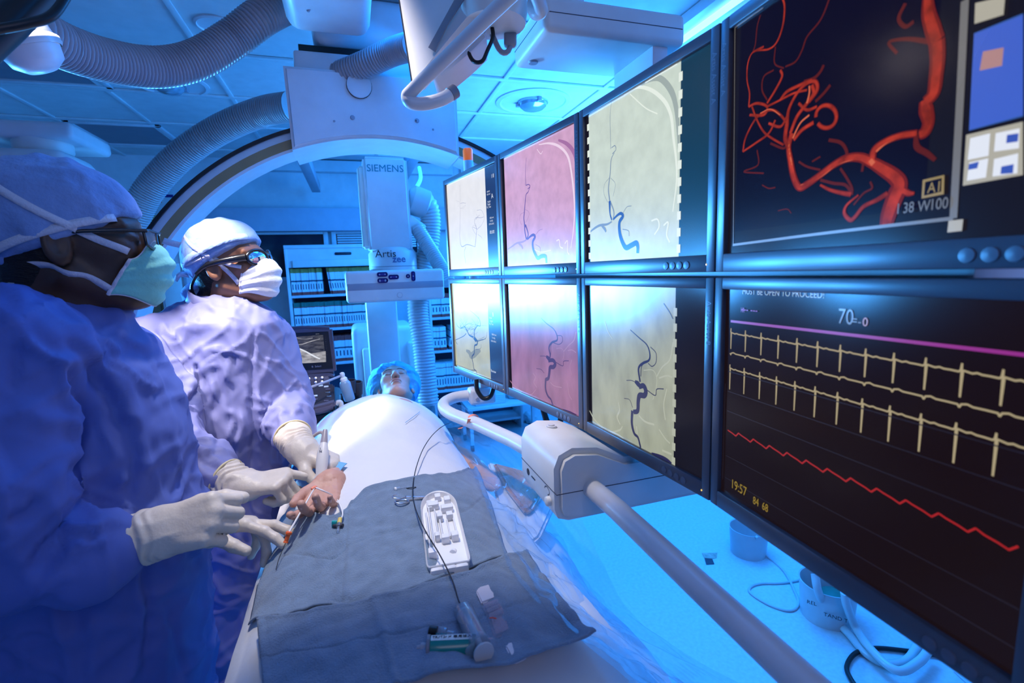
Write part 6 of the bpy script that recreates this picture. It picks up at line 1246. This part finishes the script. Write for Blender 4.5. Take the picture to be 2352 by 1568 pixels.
bvp = nets(pb, (-.2, .2, .93), (.42, 2.2, 1.2), .012); bvp = (relax(*bvp, 1), bvp[1])
v, f_ = joinnets([hv, bvp, (pv, pf)]); PT = npob('person', v, f_, 'skinp'); tag(PT, 'patient lying under the white sheet, eyes closed, in blue bouffant cap with open palm', 'person')
def capb(p):
    d = s_ell(p, (-.035, 0, .060), None, (.115, .122, .115)); return smax(d, (p@np.array((.90, 0, -.62))-.018), .02)
def dsp(v):
    a = np.arctan2(v[:, 1], v[:, 2]-.05); return .006*ridge(np.stack([a*5, v[:, 0]*8, v[:, 2]*0], -1))+.004*ridge(v*np.array((30, 30, 30)))
v, f_ = nets_head(H3, capb, (-.18, -.15, -.09), (.12, .15, .20), .005, 'cap', None, None, 1, dsp); npob('bouffant_cap', v, f_, 'cap', PT)
hl3 = lambda p: head_local(p); toL, toW = head_world(H3)
def facestrip(pts, w, mat, name, off=.001):
    P_, N_ = [], []
    for y, z in pts: s_ = surf(hl3, (.02, y, z), (1, 0, 0), .0, .13); P_.append(Vector(toW(s_+np.array((off, 0, 0))))); N_.append(H3['f'])
    b = NB(); strip(b, P_, N_, w); ob(name, b, mat, PT, 180, rn=False)
for s in (-1, 1):
    facestrip([(s*y, z) for y, z in ((.012, .028), (.022, .034), (.034, .035), (.046, .029))], [.003, .005, .005, .002], 'lash', 'eyebrow')
    facestrip([(s*y, z) for y, z in ((.017, .002), (.024, -.001), (.032, -.002), (.040, .0), (.046, .004))], [.001, .0025, .003, .0025, .001], 'lash', 'eyelashes')
facestrip([(y, -.054-abs(y)*.05) for y in (-.024, -.016, -.008, 0, .008, .016, .024)], [.001, .005, .007, .006, .007, .005, .001], 'lips', 'lips', .0008); facestrip([(y, -.066+abs(y)*.12) for y in (-.020, -.01, 0, .01, .020)], [.001, .006, .008, .006, .001], 'lips', 'lips', .0008)
facestrip([(y, -.060) for y in (-.024, -.012, 0, .012, .024)], [.0005, .0014, .0016, .0014, .0005], 'lash', 'mouth_line', .002)
for k in range(4):
    a, c, r1, r2 = hp['F'][k*3+2]; d = (c-a).normalized(); nn = -(hp['n']-d*hp['n'].dot(d)).normalized(); b = NB(); cc = a.lerp(c, .72)
    # back of the fingertip
    xx = d.cross(nn); rows = [[cc+d*(.0055*v_)+xx*(r2*.78*math.sin(u_))+nn*(r2*1.05*math.cos(u_)+.0006) for u_ in (-.8, -.4, 0, .4, .8)] for v_ in (-1, -.4, .2, .8)]
    gridmesh(b, rows); ob('fingernail', b, 'nail', PT, 180)
# ---- ultrasound probe and its cable
pa, pb_ = PB(735, 1110, hp['w'].dot(QF)-.012), PB(744, 1018, 1.125)
t = thing('ultrasound_probe', pa, 'pale ultrasound probe held upright against the patient’s wrist', 'probe')
ax = (pb_-pa); L = ax.length; ax.normalize(); x_ = r0-ax*r0.dot(ax); x_.normalize(); y_ = ax.cross(x_)
rows = []
for h, w_, d_ in ((0, .0165, .007), (.02, .018, .009), (.10, .018, .010), (.16, .0135, .010), (.22, .0115, .0105), (.45, .0135, .0125), (.7, .0135, .0125), (.9, .0105, .0105), (1.0, .0085, .0085)): rows.append([pa+ax*(h*L)+x_*w_*math.copysign(abs(math.cos(k*.2618))**.8, math.cos(k*.2618))+y_*d_*math.sin(k*.2618) for k in range(24)])
b = NB(); vs = gridmesh(b, rows, True); b.faces.new(vs[0]); b.faces.new(vs[-1]); ob('probe_body', b, 'white2', t, 50)
b = NB(); lathe(b, [(.0086, 0), (.0082, .006), (.006, .03), (.005, .035)], pa+ax*L, ax, 16); ob('strain_relief', b, 'hose', t, 50)
ct = pa+ax*(L+.03); b = NB(); tube(b, resample(spline([ct, PB(744, 996, 1.19), PB(736, 992, 1.20), PB(722, 1000, 1.21), PB(700, 1020, 1.235), PB(676, 1050, 1.26), PB(660, 1085, 1.27), PB(655, 1130, 1.27)], 8), .006), .0042, 10); ob('probe_cable', b, 'hose', t, 60)
nq = -fw
for s, h, sz in (('S', .80, .006), ('N', .72, .008)): text('probe_print', s, sz, pa+ax*(h*L)+x_*-.004-y_*.0134*(1 if (-y_).dot(nq) > 0 else -1), x_, ax, 'ink', t)
text('probe_print', 'F A 10L', .006, pa+ax*(.03*L)-x_*.013-y_*.0105*(1 if (-y_).dot(nq) > 0 else -1), x_, ax, 'ink', t)
# ---------------------------------------------------------------- ultrasound machine
uy = 2.0
t = thing('ultrasound_machine', (-.25, 2.2, 0), 'dark ultrasound machine on cart behind the farther doctor’s elbow', 'ultrasound machine')
def UP(x, y, Y=uy): return PY(x, y, Y)
def slabq(name, px, Y, dep, mat, bev=.006, sm=45):
    b = NB(); prism(b, [UP(*p, Y) for p in px], (0, dep, 0)); bmesh.ops.recalc_face_normals(b, faces=b.faces); bmesh.ops.bevel(b, geom=list(b.edges), offset=bev, segments=2, affect='EDGES'); return ob(name, b, mat, t, sm)
MT['usbody'] = M('ultrasound_shell', (.10, .09, .13), .45); MT['uscon'] = M('ultrasound_console', (.03, .028, .04), .4)
sh_ = slabq('display_shell', [(598, 758), (700, 749), (762, 752), (773, 858), (690, 866), (608, 868)], uy, .05, 'usbody', .01)
slabq('display_frame', [(610, 768), (754, 761), (765, 846), (616, 856)], uy-.003, .004, 'black', .001)
EM('px_us', (.05, .05, .055), var=.9, scale=40, det=8, st=(1, 1, 3)); EM('px_usb', (.34, .33, .34), var=.7, scale=28, det=8, st=(1, 1, 2.5))
def flat(name, px, Y, mat): b = NB(); f_ = b.faces.new([b.verts.new(UP(*p, Y)) for p in px]); f_.normal_update(); (f_.normal_flip() if f_.normal.y > 0 else None); return ob(name, b, mat, t, 0, rn=False)
flat('scan_area', [(655, 838), (655, 775), (742, 769), (748, 830)], uy-.0036, 'px_us'); flat('tissue_image', [(662, 836), (664, 798), (690, 800), (715, 812), (748, 806), (749, 831)], uy-.0039, 'px_usb')
def usline(pts, w, mat, dz): b = NB(); strip(b, [UP(*p, uy-dz) for p in spline([Vector((*p, 0)) for p in pts], 5) for p in [(p.x, p.y)]], (0, -1, 0), w); ob('tissue_line', b, mat, t, 0, rn=False)
usline([(668, 797), (680, 798), (700, 806), (722, 818), (735, 824)], [.002, .005, .005, .006, .003], 'px_text', .0042); usline([(670, 788), (690, 791), (710, 785), (735, 778)], [.002, .004, .003, .002], 'px_usb', .0043); usline([(680, 775), (700, 779), (718, 776)], .002, 'px_usb', .0044)
text('screen_text', '-----', .008, UP(725, 768, uy-.004), (1, 0, 0), (0, 0, 1), 'px_text', t, ext=0)
for k in range(9): text('screen_text', '-', .006, UP(747+k*.4, 775+k*5, uy-.0045), (1, 0, 0), (0, 0, 1), 'px_usb', t, ext=0)
text('maker_lettering', 'A  Select', .010, UP(672, 848, uy-.004), (1, 0, 0), (0, 0, 1), 'grey', t); text('maker_lettering', 'B  Select', .010, UP(716, 844, uy-.004), (1, 0, 0), (0, 0, 1), 'grey', t)
slabq('neck', [(620, 866), (758, 858), (770, 866), (622, 876)], uy-.02, .06, 'usbody', .004)
# sloping console
def slope(name, px, th, mat, Yb, Yf, bev=.006):
    (x0, y0), (x1, y1), (x2, y2), (x3, y3) = px; q_ = [UP(x0, y0, Yb), UP(x1, y1, Yb), UP(x2, y2, Yf), UP(x3, y3, Yf)]; b = NB(); prism(b, q_, (0, .01, -th)); bmesh.ops.recalc_face_normals(b, faces=b.faces); bmesh.ops.bevel(b, geom=list(b.edges), offset=bev, segments=2, affect='EDGES'); ob(name, b, mat, t, 45); return q_
kq = slope('knob_panel', [(640, 872), (756, 862), (756, 882), (640, 892)], .03, 'usbody', uy-.02, uy-.035, .003)
def on(qd, u_, v_, lift=.002):
    a = qd[0].lerp(qd[1], u_); c = qd[3].lerp(qd[2], u_); n_ = (qd[1]-qd[0]).cross(qd[3]-qd[0]).normalized(); n_ = n_ if n_.z > 0 or n_.y < 0 else -n_; return a.lerp(c, v_)+n_*lift, n_
for r_ in range(2):
    for k in range(5):
        p, n_ = on(kq, .34+k*.13, .28+.46*r_); n_ = n_ if n_.y < 0 else -n_; b = NB(); lathe(b, [(.0062, -.004), (.0062, .006), (.005, .009), (.001, .0095)], p, n_, 14); ob('control_knob', b, 'steel', t, 45)
cq = slope('keyboard', [(640, 890), (768, 880), (768, 926), (640, 944)], .035, 'uscon', uy-.035, uy-.19)
for k, (u_, v_) in enumerate(((.35, .1), (.5, .1), (.62, .12), (.75, .08), (.4, .42), (.55, .38), (.85, .15), (.88, .3), (.88, .45), (.65, .55), (.65, .72), (.9, .65), (.45, .8), (.85, .85))):
    p, n_ = on(cq, u_, v_, .001); n_ = n_ if n_.z > 0 else -n_; e1 = (cq[1]-cq[0]).normalized(); b = NB(); obox(b, p, (e1, n_.cross(e1), n_), (.016, .008, .004), .001); ob('key', b, ('label', 'usbody', 'steel')[k % 3], t)
slabq('palm_rest', [(650, 948), (690, 944), (760, 926), (772, 922), (770, 938), (740, 952), (690, 958), (650, 962)], uy-.22, .05, 'usbody', .008)
b = NB(); tube(b, spline([UP(640, 930, uy-.2), UP(690, 926, uy-.215), UP(718, 922, uy-.215)], 6), .012, 14); ob('front_handle', b, 'steel', t, 60)
b = NB(); p0, p1 = UP(620, 960, uy-.1), UP(790, 935, uy-.1); box(b, (p0.x, uy-.16, .12), (p1.x-.02, uy+.3, p1.z), .02); ob('cart_body', b, 'uscon', t, 45)
b = NB(); tube(b, [UP(690, 995, uy-.2), UP(745, 978, uy-.2), UP(790, 962, uy-.2)], .014, 14); ob('foot_rail', b, 'steel', t, 60)
for sx in (p0.x+.03, p1.x-.05):
    for sy in (uy-.1, uy+.25): b = NB(); lathe(b, [(.055, -.015), (.055, .015)], (sx, sy, .055), (1, 0, 0), 20); ob('caster', b, 'dgrey', t, 45)
for k, (x, y, r_) in enumerate(((806, 884, .020), (820, 888, .022), (818, 905, .022), (794, 916, .020))):
    b = NB(); p = UP(x, y, uy-.05+.02*k); lathe(b, [(r_, -.05), (r_*1.05, 0), (r_*.85, .0), (r_*.8, -.045)], p+Vector((0, 0, .02)), (.05, -.1, 1), 18); ob('probe_holder', b, 'uscon', t, 45)
b = NB(); pts = [UP(772, 928, uy-.15), UP(776, 924, uy-.15), UP(782, 924, uy-.15), UP(784, 932, uy-.15), UP(786, 948, uy-.15), UP(792, 950, uy-.15), UP(797, 944, uy-.15)]; tube(b, spline(pts, 6), .009, 12); ob('cable_hook', b, 'hoseb', t, 60)
b = NB(); tube(b, spline([UP(650, 906, uy-.22), UP(700, 893, uy-.22), UP(750, 876, uy-.16), UP(785, 862, uy-.06)], 8), .0045, 10); ob('probe_lead', b, 'grey', t, 60)
t = thing('gel_bottle', UP(797, 915, 1.93), 'squeeze bottle of bluish gel standing in the ultrasound machine holder', 'bottle')
MT['gel'] = M('gel_bottle_plastic', (.30, .46, .62), .25, trans=.35); MT['gelcap'] = M('white_cap', (.65, .68, .72), .4)
p0, p1 = UP(804, 920, 1.93), UP(785, 856, 1.93); stick('bottle_body', p0, p1, [(.016, 0), (.020, .03), (.021, .1), (.021, .62), (.016, .70), (.012, .72)], 'gel', t, 24); stick('cap', p0, p1, [(.0135, .70), (.0135, .80), (.008, .85), (.008, .9), (.0095, .93), (.008, 1.0), (.003, 1.02)], 'gelcap', t, 18)
# ---------------------------------------------------------------- things on the floor at right
def bucket(x, y, R, hh, label, green):
    t = thing('waste_bucket', (x, y, 0), label, 'bucket'); b = NB(); lathe(b, [(R*.9, 0), (R, hh), (R*1.03, hh), (R*.97, hh-.002), (R*.86, .012), (.001, .012)], (x, y, 0), n=40); ob('bucket_shell', b, 'hoseb', t, 50)
    if green: b = NB(); lathe(b, [(R*.55, .015), (R*.6, hh*.5), (R*.5, hh*.62), (.001, hh*.68)], (x+R*.25, y-R*.1, 0), n=24); ob('green_pouch', b, 'fgreen', t, 60)
    return t
bucket(1.98, 2.02, .10, .15, 'plain pale round bucket on the floor under the right monitors', False)
tb_ = bucket(1.93, 1.50, .115, .17, 'round bucket with green pouch and black lettering on the floor', True)
bl = Vector((1.93, 1.50, 0)); dv = (Vector((0, 0, 0))-bl).normalized(); sv = Vector((-dv.y, dv.x, 0)); sv = sv if sv.dot(r0) > 0 else -sv
text('bucket_print', 'REL', .024, bl+dv*.116-sv*.075+Vector((0, 0, .105)), sv, (0, 0, 1), 'ink', tb_); text('bucket_print', 'TAND T', .024, bl+dv*.116-sv*.01+Vector((0, 0, .07)), sv, (0, 0, 1), 'ink', tb_)
def floorpts(px, z): return [PZ(x, y, z) for x, y in px]
wire([PZ(1738, 1232, .16), PZ(1738, 1250, .08)]+floorpts([(1765, 1280), (1800, 1310), (1822, 1350), (1834, 1385), (1815, 1402), (1770, 1390), (1728, 1365), (1722, 1350), (1745, 1340), (1800, 1338), (1850, 1328), (1868, 1318)], .006), .006, 'hoseb', 'thin clear tube looping on the floor between the buckets', 'tube', 'tubing')
wire([PZ(1872, 1318, .25), PZ(1880, 1360, .18)]+floorpts([(1905, 1410), (1950, 1455), (1990, 1500), (2040, 1525), (2085, 1515), (2110, 1480)], .02), .017, 'hoseb', 'wide translucent hose bending on the floor in front of the lettered bucket', 'hose', 'floor_hose')
wire([PZ(1940, 1360, .25), PZ(1945, 1390, .18)]+floorpts([(1965, 1440), (2000, 1490), (2060, 1540), (2110, 1520), (2135, 1490)], .055), .016, 'hoseb', 'second wide translucent hose beside the lettered bucket', 'hose', 'floor_hose')
wire(floorpts([(2160, 1505), (2090, 1495), (2010, 1488), (1965, 1500), (1945, 1530), (1955, 1560), (1985, 1600)], .012), .009, 'black', 'thick black cable curving on the floor at lower right', 'cable', 'floor_cable')
MT['foil'] = M('tape_foil', (.45, .36, .28), .5, var=.3, scale=40)
t = thing('floor_tape', PZ(1628, 1282, 0), 'torn piece of grey tape stuck to the blue-lit floor', 'tape')
b = NB(); prism(b, [PZ(x, y, .001) for x, y in ((1612, 1270), (1648, 1269), (1646, 1281), (1636, 1283), (1622, 1284), (1616, 1279))], (0, 0, .0012)); ob('upper_piece', b, 'foil', t)
b = NB(); prism(b, [PZ(x, y, .0025) for x, y in ((1618, 1281), (1636, 1283), (1641, 1295), (1622, 1296))], (0, 0, .0012)); ob('dark_piece', b, 'dgrey', t)
# ---- clear plastic cover at the far left
film('plastic_cover', [P(-60, 520, .95), P(-60, 600, .95), P(-60, 720, .95)], [P(20, 545, 1.0), P(62, 610, .98), P(95, 660, .97), P(40, 700, .95)], 'clear crumpled plastic cover hanging behind the nearer doctor’s neck', 4, .02)
